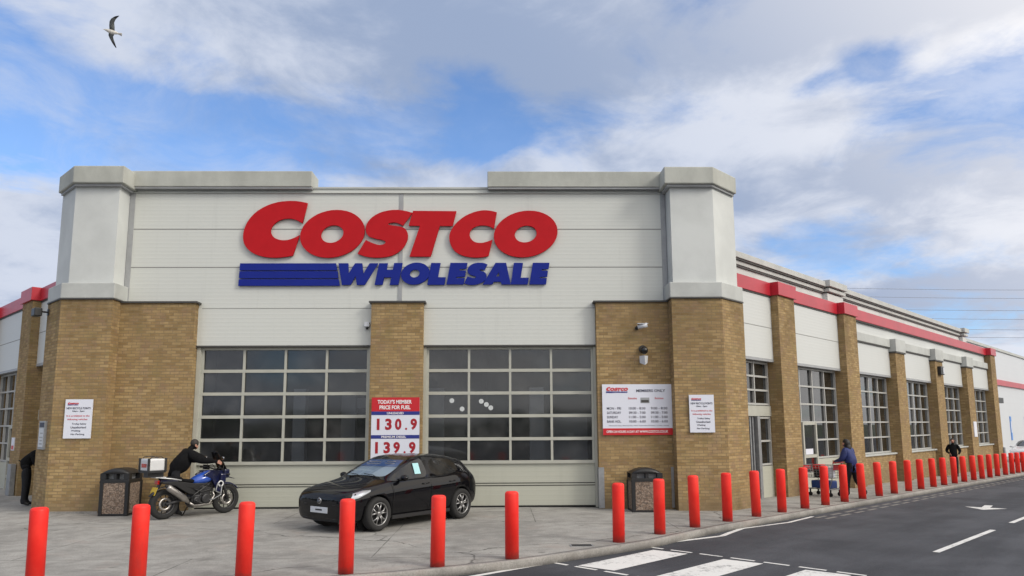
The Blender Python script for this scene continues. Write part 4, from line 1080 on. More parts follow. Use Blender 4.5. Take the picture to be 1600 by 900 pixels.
# ------------------------------------------------------------------ motorcycle
def motorcycle(loc, rz):
    r = thing('motorcycle', 'blue and black touring motorcycle with a silver top box, parked by the left door', 'motorcycle', loc, rz)
    L = lambda b, n, m, p=None, **k: b.build(n, M[m], p or r, local=True, **k)
    for ax, R, w, sp in ((-.75, .335, .085, 10), (.77, .345, .06, 10)):
        b = MB(); b.lathe([(R-.10, -w*.8), (R-.04, -w), (R-.008, -w*.6), (R, 0), (R-.008, w*.6), (R-.04, w), (R-.10, w*.8), (R-.12, 0)], (ax, 0, R), 'y', 36, True); wh = L(b, 'wheel', 'rubber')
        b = MB(); b.lathe([(R-.13, -w*.6), (R-.095, -w*.75), (R-.095, w*.75), (R-.13, w*.6)], (ax, 0, R), 'y', 32, True)
        for a in range(sp):
            t = 2*pi*a/sp; b.tube([(ax+.04*cos(t), 0, R+.04*sin(t)), (ax+(R-.11)*cos(t+.12), 0, R+(R-.11)*sin(t+.12))], .011, 5)
        b.lathe([(.055, -.06), (.055, .06)], (ax, 0, R), 'y', 14); L(b, 'rim', 'engine', wh)
        b = MB()
        for sy in (-1, 1) if ax > 0 else (-1,): b.lathe([(.09, sy*.075), (.15, sy*.075), (.15, sy*.081), (.09, sy*.081)], (ax, 0, R), 'y', 24, True)
        L(b, 'brake_disc', 'steel', wh)
    b = MB()
    for sy in (-1, 1): b.tube([(-.75, sy*.11, .335), (-.40, sy*.10, .40), (-.12, sy*.09, .44)], [.03, .035, .04], 8)
    L(b, 'swingarm', 'engine')
    b = MB()
    for sy in (-1, 1):
        b.tube([(.77, sy*.10, .345), (.66, sy*.10, .64), (.53, sy*.10, .98)], [.03, .032, .027], 10)
    b.tube([(.56, -.12, .90), (.56, .12, .90)], .03, 8); b.tube([(.52, -.12, 1.0), (.52, .12, 1.0)], .025, 8); L(b, 'front_fork', 'engine')
    b = MB(); n = 12; rings = []
    for i in range(n+1):
        t = radians(25+70*i/n)+.25; R = .37; x = .77+R*cos(t); z = .345+R*sin(t)
        rings.append([(x, -.075, z-.02), (x, -.05, z+.01), (x, 0, z+.022), (x, .05, z+.01), (x, .075, z-.02)])
    b.loft(rings); L(b, 'front_mudguard', 'bikedark')
    b = MB()
    for sy in (-1, 1):
        b.tube([(.46, sy*.08, .90), (.20, sy*.16, .70), (-.10, sy*.16, .52), (-.20, sy*.15, .40)], .022, 8)
        b.tube([(.40, sy*.08, .86), (.32, sy*.16, .45), (.10, sy*.16, .30), (-.16, sy*.15, .34)], .018, 8)
        b.tube([(-.05, sy*.14, .62), (-.45, sy*.13, .74), (-.92, sy*.11, .84)], .017, 8); b.tube([(-.15, sy*.14, .48), (-.55, sy*.13, .74)], .015, 8)
    L(b, 'frame', 'black')
    b = MB(); b.box(-.18, .30, -.15, .15, .27, .50); b.hexa([Vector(p) for p in ((0, -.16, .46), (.26, -.16, .46), (.26, .16, .46), (0, .16, .46))], [Vector(p) for p in ((.08, -.17, .72), (.34, -.17, .68), (.34, .17, .68), (.08, .17, .72))])
    eng = L(b, 'engine', 'engine', bevel=.03)
    b = MB()
    for sy in (-1, 1):
        b.lathe([(.115, sy*.14), (.115, sy*.20), (.09, sy*.215)], (.17, 0, .40), 'y', 20); b.lathe([(.085, sy*.14), (.085, sy*.19), (.06, sy*.205)], (-.06, 0, .38), 'y', 18)
    L(b, 'engine_cover', 'engine', eng)
    b = MB()
    for i in range(6): b.box(.30+.003*i, .36, -.14, .14, .38+.055*i, .41+.055*i)
    L(b, 'radiator', 'black')
    b = MB(); b.hexa([Vector(p) for p in ((-.10, -.14, .20), (.34, -.12, .24), (.34, .12, .24), (-.10, .14, .20))], [Vector(p) for p in ((-.14, -.16, .27), (.36, -.15, .30), (.36, .15, .30), (-.14, .16, .27))]); L(b, 'bash_plate', 'steel')
    b = MB()
    for sy in (-1, 1):
        b.tube([(.46, sy*.12, .72), (.50, sy*.27, .66), (.47, sy*.29, .47), (.30, sy*.27, .38), (.20, sy*.16, .36)], .014, 8); b.tube([(.46, sy*.12, .72), (.38, sy*.29, .74), (.34, sy*.28, .56), (.47, sy*.29, .50)], .013, 8)
    L(b, 'crash_bar', 'metal')
    # tank and bodywork
    b = MB(); sec = [(-.12, .12, .80, .06), (.0, .17, .83, .11), (.15, .20, .86, .145), (.28, .19, .89, .15), (.40, .14, .91, .12), (.46, .08, .92, .08)]; rings = []
    for x, w, zc, h in sec: rings.append([(x, w*cos(2*pi*i/14), zc+h*sin(2*pi*i/14)) for i in range(14)])
    b.loft(rings); L(b, 'fuel_tank', 'bikeblue')
    b = MB(); b.ball((.12, 0, 1.035), (.06, .06, .012), 12); L(b, 'filler_cap', 'engine')
    for sy in (-1, 1):
        b = MB(); q = [(.06, .94), (.24, 1.04), (.66, 1.02), (.76, .88), (.60, .74), (.52, .54), (.42, .54), (.34, .72), (.26, .86)]
        v = b.sideprism(q, sy*.16, sy*.215); b.bm.verts.ensure_lookup_table()
        for p in v:
            if p.co.x > .55: p.co.y *= .55
        L(b, 'side_fairing', 'bikedark', bevel=.012)
        b = MB(); b.lathe([(.045, 0), (.075, 0), (.075, .01), (.045, .01)], (.50, sy*.222-.005, .72), 'y', 20, True); L(b, 'fairing_badge', 'alubox')
    b = MB(); b.hexa([Vector(p) for p in ((.60, -.13, .86), (.78, -.07, .84), (.78, .07, .84), (.60, .13, .86))], [Vector(p) for p in ((.56, -.13, 1.08), (.70, -.09, 1.05), (.70, .09, 1.05), (.56, .13, 1.08))]); nose = L(b, 'nose_fairing', 'black', bevel=.02)
    b = MB()
    for sy in (-1, 1): b.ball((.76, sy*.065, .94), (.03, .055, .05), 10)
    L(b, 'headlight', 'lamp', nose)
    b = MB(); b.hexa([Vector(p) for p in ((.72, -.05, .86), (.98, -.03, .80), (.98, .03, .80), (.72, .05, .86))], [Vector(p) for p in ((.72, -.07, .885), (.96, -.04, .815), (.96, .04, .815), (.72, .07, .885))]); L(b, 'beak', 'bikedark')
    b = MB(); rings = []
    for i in range(6):
        t = i/5; x = .74-.26*t; z = 1.02+.46*t; w = .19+.03*sin(pi*t)-.05*t
        rings.append([(x-.05*abs(u)**2, u*w, z-.03*abs(u)) for u in (-1, -.5, 0, .5, 1)]+[(x-.05*abs(u)**2-.005, u*w, z-.03*abs(u)) for u in (1, .5, 0, -.5, -1)])
    b.loft(rings); L(b, 'windscreen', 'blackgloss')
    b = MB(); b.tube([(.34, -.42, 1.10), (.42, -.30, 1.10), (.50, -.12, 1.05), (.51, 0, 1.04), (.50, .12, 1.05), (.42, .30, 1.10), (.34, .42, 1.10)], .014, 8); hb = L(b, 'handlebar', 'black')
    b = MB()
    for sy in (-1, 1): b.tube([(.33, sy*.43, 1.10), (.385, sy*.33, 1.10)], .02, 8)
    L(b, 'grip', 'rubber', hb)
    for sy in (-1, 1):
        b = MB(); b.hexa([Vector(p) for p in ((.42, sy*.44, 1.04), (.50, sy*.30, 1.03), (.485, sy*.30, 1.03), (.40, sy*.44, 1.04))], [Vector(p) for p in ((.43, sy*.44, 1.15), (.50, sy*.30, 1.14), (.485, sy*.30, 1.14), (.41, sy*.44, 1.15))]); L(b, 'hand_guard', 'black')
        b = MB(); b.tube([(.43, sy*.28, 1.10), (.44, sy*.34, 1.28)], .008, 6); b.ball((.44, sy*.37, 1.32), (.02, .07, .045), 10); mm = L(b, 'mirror', 'black')
        b = MB(); b.ball((.422, sy*.37, 1.32), (.006, .06, .037), 10); L(b, 'mirror_glass', 'chrome', mm)
        b = MB(); b.tube([(.60, sy*.14, .93), (.66, sy*.24, .93)], .012, 6); b.ball((.68, sy*.25, .93), (.04, .03, .025), 8); L(b, 'indicator', 'black')
    b = MB(); sec = [(-.86, .09, .90, .04), (-.62, .13, .89, .055), (-.40, .14, .865, .055), (-.36, .15, .83, .05), (-.15, .14, .80, .05), (-.02, .09, .83, .045)]; rings = []
    for x, w, zc, h in sec: rings.append([(x, w*cos(2*pi*i/12), zc+h*sin(2*pi*i/12)) for i in range(12)])
    b.loft(rings); L(b, 'seat', 'clothblack')
    b = MB()
    for sy in (-1, 1): b.tube([(-.45, sy*.16, .85), (-.70, sy*.19, .90), (-.95, sy*.15, .93)], .014, 8)
    b.box(-1.02, -.78, -.11, .11, .925, .945); L(b, 'luggage_rack', 'alubox')
    b = MB(); b.hexa([Vector(p) for p in ((-.86, -.10, .80), (-.50, -.13, .72), (-.50, .13, .72), (-.86, .10, .80))], [Vector(p) for p in ((-.90, -.10, .87), (-.50, -.13, .86), (-.50, .13, .86), (-.90, .10, .87))]); L(b, 'tail_panel', 'bikedark', bevel=.015)
    b = MB(); b.box(-.955, -.90, -.07, .07, .78, .87); L(b, 'tail_light', 'redlens', bevel=.01)
    b = MB(); b.hexa([Vector(p) for p in ((-.98, -.03, .56), (-.96, -.03, .56), (-.96, .03, .56), (-.98, .03, .56))], [Vector(p) for p in ((-.88, -.05, .80), (-.84, -.05, .80), (-.84, .05, .80), (-.88, .05, .80))]); L(b, 'plate_holder', 'black')
    b = MB(); b.hexa([Vector(p) for p in ((-1.03, -.115, .545), (-1.025, -.115, .545), (-1.025, .115, .545), (-1.03, .115, .545))], [Vector(p) for p in ((-.965, -.115, .715), (-.96, -.115, .715), (-.96, .115, .715), (-.965, .115, .715))]); L(b, 'number_plate', 'yellow')
    for sy in (-1, 1):
        b = MB(); b.sideprism([(-.88, .84), (-.50, .83), (-.12, .76), (-.02, .66), (-.12, .50), (-.30, .56), (-.52, .72), (-.86, .80)], sy*.10, sy*.15); L(b, 'side_panel', 'black', bevel=.012)
        b = MB(); b.tube([(-.02, sy*.19, .36), (-.12, sy*.21, .37)], .02, 6); b.box(-.12, -.02, sy*.17, sy*.28, .35, .37); L(b, 'foot_peg', 'engine')
        b = MB(); b.tube([(.40, sy*.26, 1.12), (.50, sy*.18, 1.16), (.58, sy*.10, 1.0), (.60, sy*.08, .80)], .008, 5); b.tube([(.45, sy*.24, 1.10), (.62, sy*.15, .98), (.66, sy*.11, .62), (.74, sy*.10, .42)], .007, 5); b.tube([(.36, sy*.14, .74), (.24, sy*.19, .60), (.05, sy*.18, .56), (-.14, sy*.17, .64)], .014, 6); b.tube([(.30, sy*.17, .66), (.10, sy*.18, .72), (-.10, sy*.17, .60)], .012, 6); L(b, 'cable_run', 'black')
    b = MB(); b.box(.60, .74, -.20, .20, .84, 1.05); b.box(.50, .64, -.22, .22, .74, .95); L(b, 'cockpit_fairing', 'bikedark', bevel=.03)
    b = MB(); b.box(-.16, .30, -.13, .13, .49, .76); L(b, 'air_box', 'black', bevel=.02)
    # exhaust on the right
    b = MB(); b.tube([(.32, -.10, .62), (.40, -.13, .45), (.25, -.17, .27), (-.12, -.19, .26), (-.30, -.21, .36)], .024, 10); ex = L(b, 'exhaust', 'steel')
    b = MB(); b.tube([(-.26, -.21, .335), (-.34, -.225, .40), (-.40, -.23, .45), (-.78, -.25, .71), (-.82, -.25, .735)], [.03, .05, .072, .072, .05], 14); L(b, 'silencer', 'steel', ex)
    b = MB(); b.tube([(-.80, -.25, .72), (-.86, -.253, .762)], .03, 10); L(b, 'exhaust_tip', 'black', ex)
    # top box
    BZ = .09
    b = MB(); b.box(-1.24, -.86, -.20, .20, .99+BZ, 1.27+BZ); tb = L(b, 'top_box', 'alubox', bevel=.035)
    b = MB()
    for x in (-1.24, -.86):
        for sy in (-1, 1): b.box(x-.022, x+.022, sy*.20-.022, sy*.20+.022, .98+BZ, 1.28+BZ)
    b.box(-1.25, -.85, -.205, .205, .955+BZ, 1.01+BZ)
    for sy in (-1, 1): b.tube([(-1.20, sy*.17, 1.27+BZ), (-1.16, sy*.17, 1.305+BZ), (-.94, sy*.17, 1.305+BZ), (-.90, sy*.17, 1.27+BZ)], .012, 6)
    L(b, 'box_edge', 'black', tb, bevel=.006)
    b = MB(); b.box(-1.255, -1.243, -.10, .10, 1.08+BZ, 1.16+BZ); L(b, 'box_reflector', 'redlens', tb)
    b = MB(); b.box(-1.2, -.84, -.10, .10, .945, .955+BZ); L(b, 'box_mount', 'black', tb)
    b = MB(); b.tube([(-.05, .16, .30), (-.08, .36, .012), (-.12, .38, .008)], .014, 6); b.tube([(-.05, -.14, .32), (.0, -.22, .32)], .012, 6); b.tube([(-.20, -.14, .38), (-.20, -.25, .37)], .014, 6); L(b, 'side_stand', 'black')
    b = MB(); n = 8; rings = []
    for i in range(n+1):
        t = radians(70+80*i/n); R = .37; x = -.75+R*cos(t); z = .335+R*sin(t); rings.append([(x, -.08, z), (x, 0, z+.02), (x, .08, z), (x, 0, z-.005)])
    b.loft(rings); L(b, 'rear_mudguard', 'black')
    return r
ra, fa = Vector((-7.50, 17.20)), Vector((-6.57, 18.37)); d = (fa-ra).normalized()
bc = (ra+fa)/2 - d*.09
bike = motorcycle((bc.x, bc.y, 0), math.atan2(d.y, d.x)); bike.rotation_euler[0] = radians(-0) 

# ------------------------------------------------------------------ people
def person(label, loc, rz, J, mats, hair, group=None, face=True, long_hair=False, scale=1.0, bulk=1.18):
    """J overrides joint positions (x forward, y left, z up); one continuous skinned body"""
    D = dict(pelvis=(0,0,.95), waist=(0,0,1.08), chest=(0,0,1.28), neck0=(0,0,1.45), neck=(.01,0,1.53), head=(.02,0,1.62), crown=(.015,0,1.70),
             shL=(0,.17,1.41), elL=(-.02,.24,1.14), wrL=(.06,.25,.90), shR=(0,-.17,1.41), elR=(-.02,-.24,1.14), wrR=(.06,-.25,.90),
             hipL=(0,.09,.92), knL=(.02,.10,.50), anL=(0,.10,.09), toL=(.15,.12,.04), hipR=(0,-.09,.92), knR=(.02,-.10,.50), anR=(0,-.10,.09), toR=(.15,-.12,.04))
    D.update(J); D = {k: Vector(v) for k, v in D.items()}
    V, E, Rr, lab = [], [], [], []
    ids = {}
    def add(n, p, r, ry=None): ids[n] = len(V); V.append(Vector(p)); Rr.append((r, ry or r)); return ids[n]
    def con(a, b, m): E.append((ids[a], ids[b])); lab.append((ids[a], ids[b], m))
    rad = dict(pelvis=(.15,.135), waist=(.145,.135), chest=(.165,.145), neck0=(.085,.075), neck=(.055,.055), head=(.092,.10), crown=(.07,.08))
    for n, r in rad.items(): add(n, D[n], *(v*(bulk if n in ('pelvis', 'waist', 'chest') else 1) for v in r))
    con('pelvis','waist','top'); con('waist','chest','top'); con('chest','neck0','top'); con('neck0','neck','skin'); con('neck','head','skin'); con('head','crown','skin')
    hf = ((D['head']-D['neck']).cross(Vector((0, 1, 0)))*-1); hf = Vector((hf.x, 0, hf.z)).normalized() if hf.length > 1e-4 else Vector((1, 0, 0))
    if hf.x < 0 and abs(hf.x) > .3: hf = -hf
    add('nose', D['head']+hf*.098+Vector((0, 0, -.01)), .014); con('head','nose','skin')
    for sd in 'LR':
        sg = 1 if sd == 'L' else -1
        for n, r in (('sh',.082*bulk), ('el',.056*bulk), ('wr',.036)): add(n+sd, D[n+sd], r)
        con('neck0','sh'+sd,'top') if False else None
        E.append((ids['chest'], ids['sh'+sd])); lab.append((ids['chest'], ids['sh'+sd], 'top'))
        con('sh'+sd,'el'+sd,'top'); con('el'+sd,'wr'+sd,'top')
        fd = (D['wr'+sd]-D['el'+sd]).normalized()
        if 'hd'+sd in D: fd = (D['hd'+sd]-D['wr'+sd]).normalized()
        sp = fd.cross(Vector((0, sg, 0))); sp = sp.normalized() if sp.length > .2 else Vector((0, 0, 1))
        curl = Vector((0, -sg*.5, -.4))
        pm = add('palm'+sd, D['wr'+sd]+fd*.055, .026, .016); con('wr'+sd,'palm'+sd,'skin')
        for q, (o, ln) in enumerate(((-.027, .060), (-.009, .075), (.009, .070), (.026, .052))):
            a = D['wr'+sd]+fd*.092+sp*o; add(f'f{q}{sd}', a, .0095); con('palm'+sd, f'f{q}{sd}', 'skin')
            add(f'g{q}{sd}', a+(fd+curl*.4).normalized()*ln*.55, .0085); con(f'f{q}{sd}', f'g{q}{sd}', 'skin')
            add(f'h{q}{sd}', a+(fd+curl*.4).normalized()*ln*.55+(fd*.5+curl).normalized()*ln*.45, .0075); con(f'g{q}{sd}', f'h{q}{sd}', 'skin')
        add('th'+sd, D['wr'+sd]+fd*.06-sp*.042, .0105); con('palm'+sd,'th'+sd,'skin'); add('ti'+sd, D['wr'+sd]+fd*.10-sp*.052+curl*.015, .0085); con('th'+sd,'ti'+sd,'skin')
        for n, r in (('hip',.11), ('kn',.078), ('an',.056), ('to',.038)): add(n+sd, D[n+sd], r)
        add('heel'+sd, D['an'+sd]+(D['an'+sd]-D['to'+sd]).normalized()*.045+Vector((0, 0, -.025)), .038)
        con('pelvis','hip'+sd,'leg'); con('hip'+sd,'kn'+sd,'leg'); con('kn'+sd,'an'+sd,'leg'); con('an'+sd,'to'+sd,'shoe'); con('an'+sd,'heel'+sd,'shoe')
    me = bpy.data.meshes.new('person'); me.from_pydata([tuple(v) for v in V], E, [])
    o = bpy.data.objects.new('tmp', me); COL.objects.link(o)
    sk = o.modifiers.new('Skin', 'SKIN'); sk.use_smooth_shade = True; sk.branch_smoothing = .3
    for i, sv in enumerate(me.skin_vertices[0].data): sv.radius = Rr[i]; sv.use_root = (i == 0)
    sb = o.modifiers.new('S', 'SUBSURF'); sb.levels = sb.render_levels = 2
    bm_ = evaluated(o); bpy.data.objects.remove(o)
    bm_.name = 'person'
    order = ['skin', 'top', 'leg', 'shoe']
    bm_.materials.clear()
    def dist(p, a, b):
        ab = b-a; t = max(0, min(1, (p-a).dot(ab)/max(ab.length_squared, 1e-9))); return (p-a-ab*t).length
    segs = [(V[a], V[b], order.index(m), (Rr[a][0]+Rr[b][0])/2) for a, b, m in lab]
    for f in bm_.polygons:
        c = f.center; f.material_index = min(segs, key=lambda s: dist(c, s[0], s[1])-s[3])[2]; f.use_smooth = True
    for m in [M['skin']]+[M[x] for x in mats]: bm_.materials.append(M['skin'] if False else m)
    ob = bpy.data.objects.new('person', bm_); COL.objects.link(ob)
    ob.location = loc; ob.rotation_euler = (0, 0, rz); ob.scale = (scale,)*3
    tag(ob, label, 'person', group)
    h, c = D['head'], D['crown']; up = (c-h).normalized()
    b = MB(); b.ball(h+up*.036-hf*.030, (.090, .089, .088), 14)
    if long_hair:
        b.ball(h-up*.02-hf*.055, (.088, .10, .125), 12); b.ball(h-up*.15-hf*.075, (.07, .10, .13), 12)
    b.build('hair', M[hair], ob, local=True)
    for sg in (1, -1):
        b = MB(); b.ball(h-hf*.0+Vector((0, sg*.088, -.005)), (.018, .010, .03), 8); b.build('ear', M['skin'], ob, local=True)
        b = MB(); b.ball(h+hf*.080+up*.018+Vector((0, sg*.032, 0)), (.006, .009, .005), 8); b.build('eye', M['hairdark'], ob, local=True)
    b = MB(); b.ball(h+hf*.082-up*.045, (.008, .022, .006), 8); b.build('mouth', M['txtred'], ob, local=True)
    return ob
# rider: stands on the far side of the bike, stooping over the tank towards the bars
rid = bc + Vector((-d.y, d.x))*.42 - d*.10
RID = person('man in black jacket leaning forward over the motorcycle handlebars', (rid.x, rid.y, 0), math.atan2(d.y, d.x)-.15,
    dict(pelvis=(-.17,0,.94), waist=(-.10,0,1.06), chest=(-.01,0,1.24), neck0=(.09,-.01,1.40), neck=(.14,-.02,1.44), head=(.20,-.03,1.50), crown=(.255,-.03,1.565),
         shL=(.08,.19,1.33), elL=(.30,.26,1.18), wrL=(.50,.06,1.16), shR=(.05,-.21,1.31), elR=(.28,-.34,1.18), wrR=(.47,-.56,1.15), hdR=(.53,-.62,1.13), hdL=(.56,.0,1.14),
         hipL=(-.20,.10,.90), knL=(-.16,.11,.49), anL=(-.22,.11,.09), toL=(-.07,.13,.04), hipR=(-.20,-.10,.90), knR=(-.12,-.10,.49), anR=(-.16,-.10,.09), toR=(-.01,-.11,.04)),
    ('clothblack', 'clothdark', 'shoe'), 'hairgrey', scale=1.08, bulk=1.75)
# woman pushing the trolley
wx, wy = 10.58, 22.28; zw = zg(wx, wy); wr_ = radians(126)
person('woman in a blue jacket with dark hair pushing a shopping trolley', (wx, wy, zw), wr_,
    dict(pelvis=(0,0,.92), waist=(.02,0,1.05), chest=(.06,0,1.24), neck0=(.10,0,1.39), neck=(.12,0,1.46), head=(.15,0,1.54), crown=(.16,0,1.62),
         shL=(.07,.17,1.35), elL=(.14,.27,1.08), wrL=(.36,.20,1.04), shR=(.07,-.17,1.35), elR=(.14,-.27,1.08), wrR=(.36,-.20,1.04),
         knL=(.10,.10,.50), anL=(.12,.10,.09), toL=(.27,.11,.04), knR=(-.06,-.10,.48), anR=(-.32,-.10,.16), toR=(-.20,-.11,.05)),
    ('clothblue', 'clothdark', 'shoewhite'), 'hairdark', long_hair=True, bulk=1.45, scale=1.04)
# man walking towards the camera by the long wall
mx, my = 20.75, 33.75
person('man in black jacket and trousers walking by the long brick wall', (mx, my, zg(mx, my)), radians(238),
    dict(elL=(-.06,.27,1.16), wrL=(.12,.20,1.02), elR=(-.06,-.27,1.16), wrR=(.16,-.16,1.05), knL=(.10,.09,.50), anL=(.10,.09,.09), toL=(.25,.10,.05), knR=(-.03,-.09,.49), anR=(-.20,-.09,.12), toR=(-.06,-.10,.04)),
    ('clothblack', 'clothdark', 'shoe'), 'hairgrey', scale=1.0)
# figure half hidden behind the left tower
person('person in dark clothes leaning by the left tower, mostly hidden behind it', (-12.60, 20.22, 0), radians(20),
    dict(pelvis=(-.10,0,.92), waist=(-.06,0,1.05), chest=(.10,0,1.22), neck0=(.22,0,1.33), neck=(.28,0,1.37), head=(.37,0,1.40), crown=(.43,0,1.45), shL=(.16,.17,1.28), elL=(.24,.22,1.02), wrL=(.38,.15,.86), shR=(.16,-.17,1.28), elR=(.24,-.22,1.02), wrR=(.38,-.15,.86)),
    ('clothblack', 'clothdark', 'shoe'), 'hairdark', scale=1.07, bulk=1.3)

# ------------------------------------------------------------------ trolley
def trolley(loc, rz):
    r = thing('shopping_trolley', 'metal shopping trolley with a red handle, pushed by the woman in blue', 'trolley', loc, rz)
    b = MB(); b.tube([(.45, -.24, .22), (-.38, -.27, .22), (-.38, .27, .22), (.45, .24, .22), (.45, -.24, .22)], .014, 6)
    for x in (-.2, 0, .2): b.tube([(x, -.26, .22), (x, .26, .22)], .008, 5)
    for sy in (-1, 1): b.tube([(.30, sy*.25, .22), (-.30, sy*.27, .22), (-.42, sy*.27, .60), (-.46, sy*.27, 1.0)], .014, 6)
    L = lambda b, n, m, p=None: b.build(n, M[m], p or r, local=True)
    L(b, 'base_frame', 'metal')
    b = MB()
    lo = [(.50, .20), (-.36, .25)]
    for i in range(6):
        t = i/5; z = .55+.38*t; g_ = .012*t
        b.tube([(.48+.08*t, -.20-.05*t, z), (-.38-.03*t, -.26, z), (-.38-.03*t, .26, z), (.48+.08*t, .20+.05*t, z), (.48+.08*t, -.20-.05*t, z)], .009 if i == 5 else .005, 5)
    for i in range(10):
        t = i/9; x = -.38+.86*t; x2 = -.41+.97*t; w = .26-.06*t; w2 = .26-.01*t
        for sy in (-1, 1): b.tube([(x, sy*w, .55), (x2, sy*w2, .93)], .005, 5)
        b.tube([(x, -w, .55), (x, w, .55)], .005, 5)
    for y in (-.12, 0, .12): b.tube([(.48, y*.9, .55), (.56, y, .93)], .005, 5)
    L(b, 'basket', 'metal')
    b = MB(); b.tube([(-.47, -.28, 1.02), (-.47, .28, 1.02)], .02, 10); L(b, 'handle', 'bred')
    b = MB(); b.box(-.43, -.41, -.2, .2, .80, .96); b.box(.565, .575, -.2, .2, .80, .92); L(b, 'red_flap', 'bred')
    for x, y in ((.36, .22), (.36, -.22), (-.32, .25), (-.32, -.25)):
        b = MB(); b.lathe([(.062, -.016), (.062, .016)], (x, y, .063), 'y', 14); b.box(x-.012, x+.012, y-.024, y-.018, .06, .21); b.box(x-.012, x+.012, y+.018, y+.024, .06, .21); L(b, 'caster', 'rubber')
    return r
dirw = Vector((cos(wr_), sin(wr_)))
tp = Vector((wx, wy))+dirw*.90; zt = zg(tp.x, tp.y)
trolley((tp.x, tp.y, zt), wr_)
Mx = Matrix.Translation((tp.x, tp.y, zt)) @ Matrix.Rotation(wr_, 4, 'Z')
b = MB(); b.box(-.30, .34, -.20, .20, .237, .47); tag(b.build('water_pack', M['bluewrap'], xf=Mx, bevel=.03), 'blue shrink wrapped pack on the lower rack of the trolley', 'pack')
b = MB(); b.box(-.15, .25, -.16, .16, .56, .80); o = tag(b.build('goods_box', M['clothdark'], xf=Mx, bevel=.01), 'dark box lying in the trolley basket', 'box')
b = MB(); b.box(.02, .30, -.14, .14, .802, .95); o = tag(b.build('red_pack', M['bred'], xf=Mx, bevel=.02), 'red pack on top of the dark box in the trolley', 'pack')
b = MB(); b.box(-.30, -.17, -.12, .14, .56, .88); o = tag(b.build('white_pack', M['white'], xf=Mx, bevel=.02), 'white pack at the handle end of the trolley basket', 'pack')

# ------------------------------------------------------------------ gull
gp = Vector((-16.54, 29.8, 18.84))
G = thing('seagull', 'white gull with grey black-tipped wings banking in the sky', 'bird', gp); G.rotation_euler = (radians(28), radians(-8), radians(205))
b = MB(); rings = []
for x, w, z in ((.30, .012, .0), (.27, .03, .0), (.22, .05, .005), (.14, .075, 0), (.0, .095, 0), (-.14, .07, .01), (-.24, .04, .015), (-.30, .06, .018), (-.38, .085, .02)):
    h = w if x > -.2 else .015
    rings.append([(x, w*cos(2*pi*i/10), z+h*sin(2*pi*i/10)) for i in range(10)])
b.loft(rings); body = b.build('body', M['feather'], G, local=True)
b = MB(); b.tube([(.29, 0, 0), (.345, 0, -.012)], [.014, .004], 6); b.build('beak', M['yellow'], G, local=True)
for sy in (-1, 1):
    b = MB(); rings = []
    st = [(.05, .10, -.10, .0), (.20, .14, -.07, .10), (.36, .15, -.03, .17), (.50, .10, -.06, .19), (.62, .02, -.11, .17)]
    for y, a, c, z in st: rings.append([(a, sy*y, z), ((a+c)/2, sy*y, z+.018), (c, sy*y, z), ((a+c)/2, sy*y, z-.006)])
    b.loft(rings); wg = b.build('wing', M['featherg'], G, local=True)
    b = MB(); rings = []
    for y, a, c, z in ((.62, .022, -.112, .17), (.72, -.06, -.16, .14), (.82, -.17, -.21, .10)): rings.append([(a, sy*y, z), ((a+c)/2, sy*y, z+.014), (c, sy*y, z), ((a+c)/2, sy*y, z-.006)])
    b.loft(rings); b.build('wing_tip', M['featherb'], wg, local=True)

# ------------------------------------------------------------------ power cables behind the roof
for i, (h0, off_) in enumerate(((24.3, 0), (23.8, 4), (20.9, 0), (20.4, 5), (17.9, 1), (17.3, 5))):
    b = MB(); pts = []
    for j in range(25):
        t = j/24; x = 20+170*t; y = 120+off_-.06*(x-20); pts.append((x, y, h0-4.5*(1-(2*t-1)**2)*.55+1.5-.5*(i % 2)*t))
    b.tube(pts, .035, 5)
    tag(b.build('power_cable', M['cable']), 'thin grey overhead cable crossing the sky behind the far roof', 'cable', 'overhead cables')

# distant trees across the car park, seen only in the glass
b = MB()
for i in range(150):
    a = radians(-200+220*i/149+random.uniform(-1, 1)); R = random.uniform(105, 125)
    h = random.uniform(3.5, 5.5)
    b.ball((R*cos(a), R*sin(a), h*.45-1), (random.uniform(4, 6.5), random.uniform(4, 6.5), h*.62), 8)
for v in b.bm.verts: v.co += Vector((random.uniform(-.7, .7), random.uniform(-.7, .7), random.uniform(-.6, .6)))
tag(b.build('distant_trees', M['foliage']), 'low band of distant trees across the car park', 'trees', kind='stuff')

# ------------------------------------------------------------------ sky, sun, camera
SUN = Vector((.80, -.50, .62)).normalized()
wd = bpy.data.worlds.new('World'); SC.world = wd; wd.use_nodes = True
nt = NT(wd.node_tree); bg = nt.n['Background']; bg.inputs['Strength'].default_value = .1
sky = nt.new('ShaderNodeTexSky', sky_type='NISHITA'); sky.sun_disc = False
sky.sun_elevation = math.asin(SUN.z); sky.sun_rotation = math.atan2(SUN.x, SUN.y)
sky.air_density = 1.0; sky.dust_density = .4; sky.ozone_density = 3.0
dirv = nt.new('ShaderNodeTexCoord').outputs['Generated']
sp = nt.new('ShaderNodeSeparateXYZ'); nt.link(dirv, sp.inputs[0])
zc = nt.math('ADD', nt.math('MAXIMUM', sp.outputs[2], 0), .22)
cb = nt.new('ShaderNodeCombineXYZ'); nt.link(nt.math('DIVIDE', sp.outputs[0], zc), cb.inputs[0]); nt.link(nt.math('DIVIDE', sp.outputs[1], zc), cb.inputs[1])
pl_ = cb.outputs[0]
def blob(c, rx, rz):
    dv = nt.vmath('DIVIDE', nt.vmath('SUBTRACT', dirv, c), (rx, .5, rz))
    return nt.smooth(nt.vmath('LENGTH', dv), 0, 1.25, 1, 0)
n1 = nt.noise(pl_, 2.6, 12, .60, .35); n2 = nt.noise(pl_, .95, 8, .56, .3)
dens = nt.math('ADD', nt.math('MULTIPLY', n1, .58), nt.math('MULTIPLY', n2, .42))
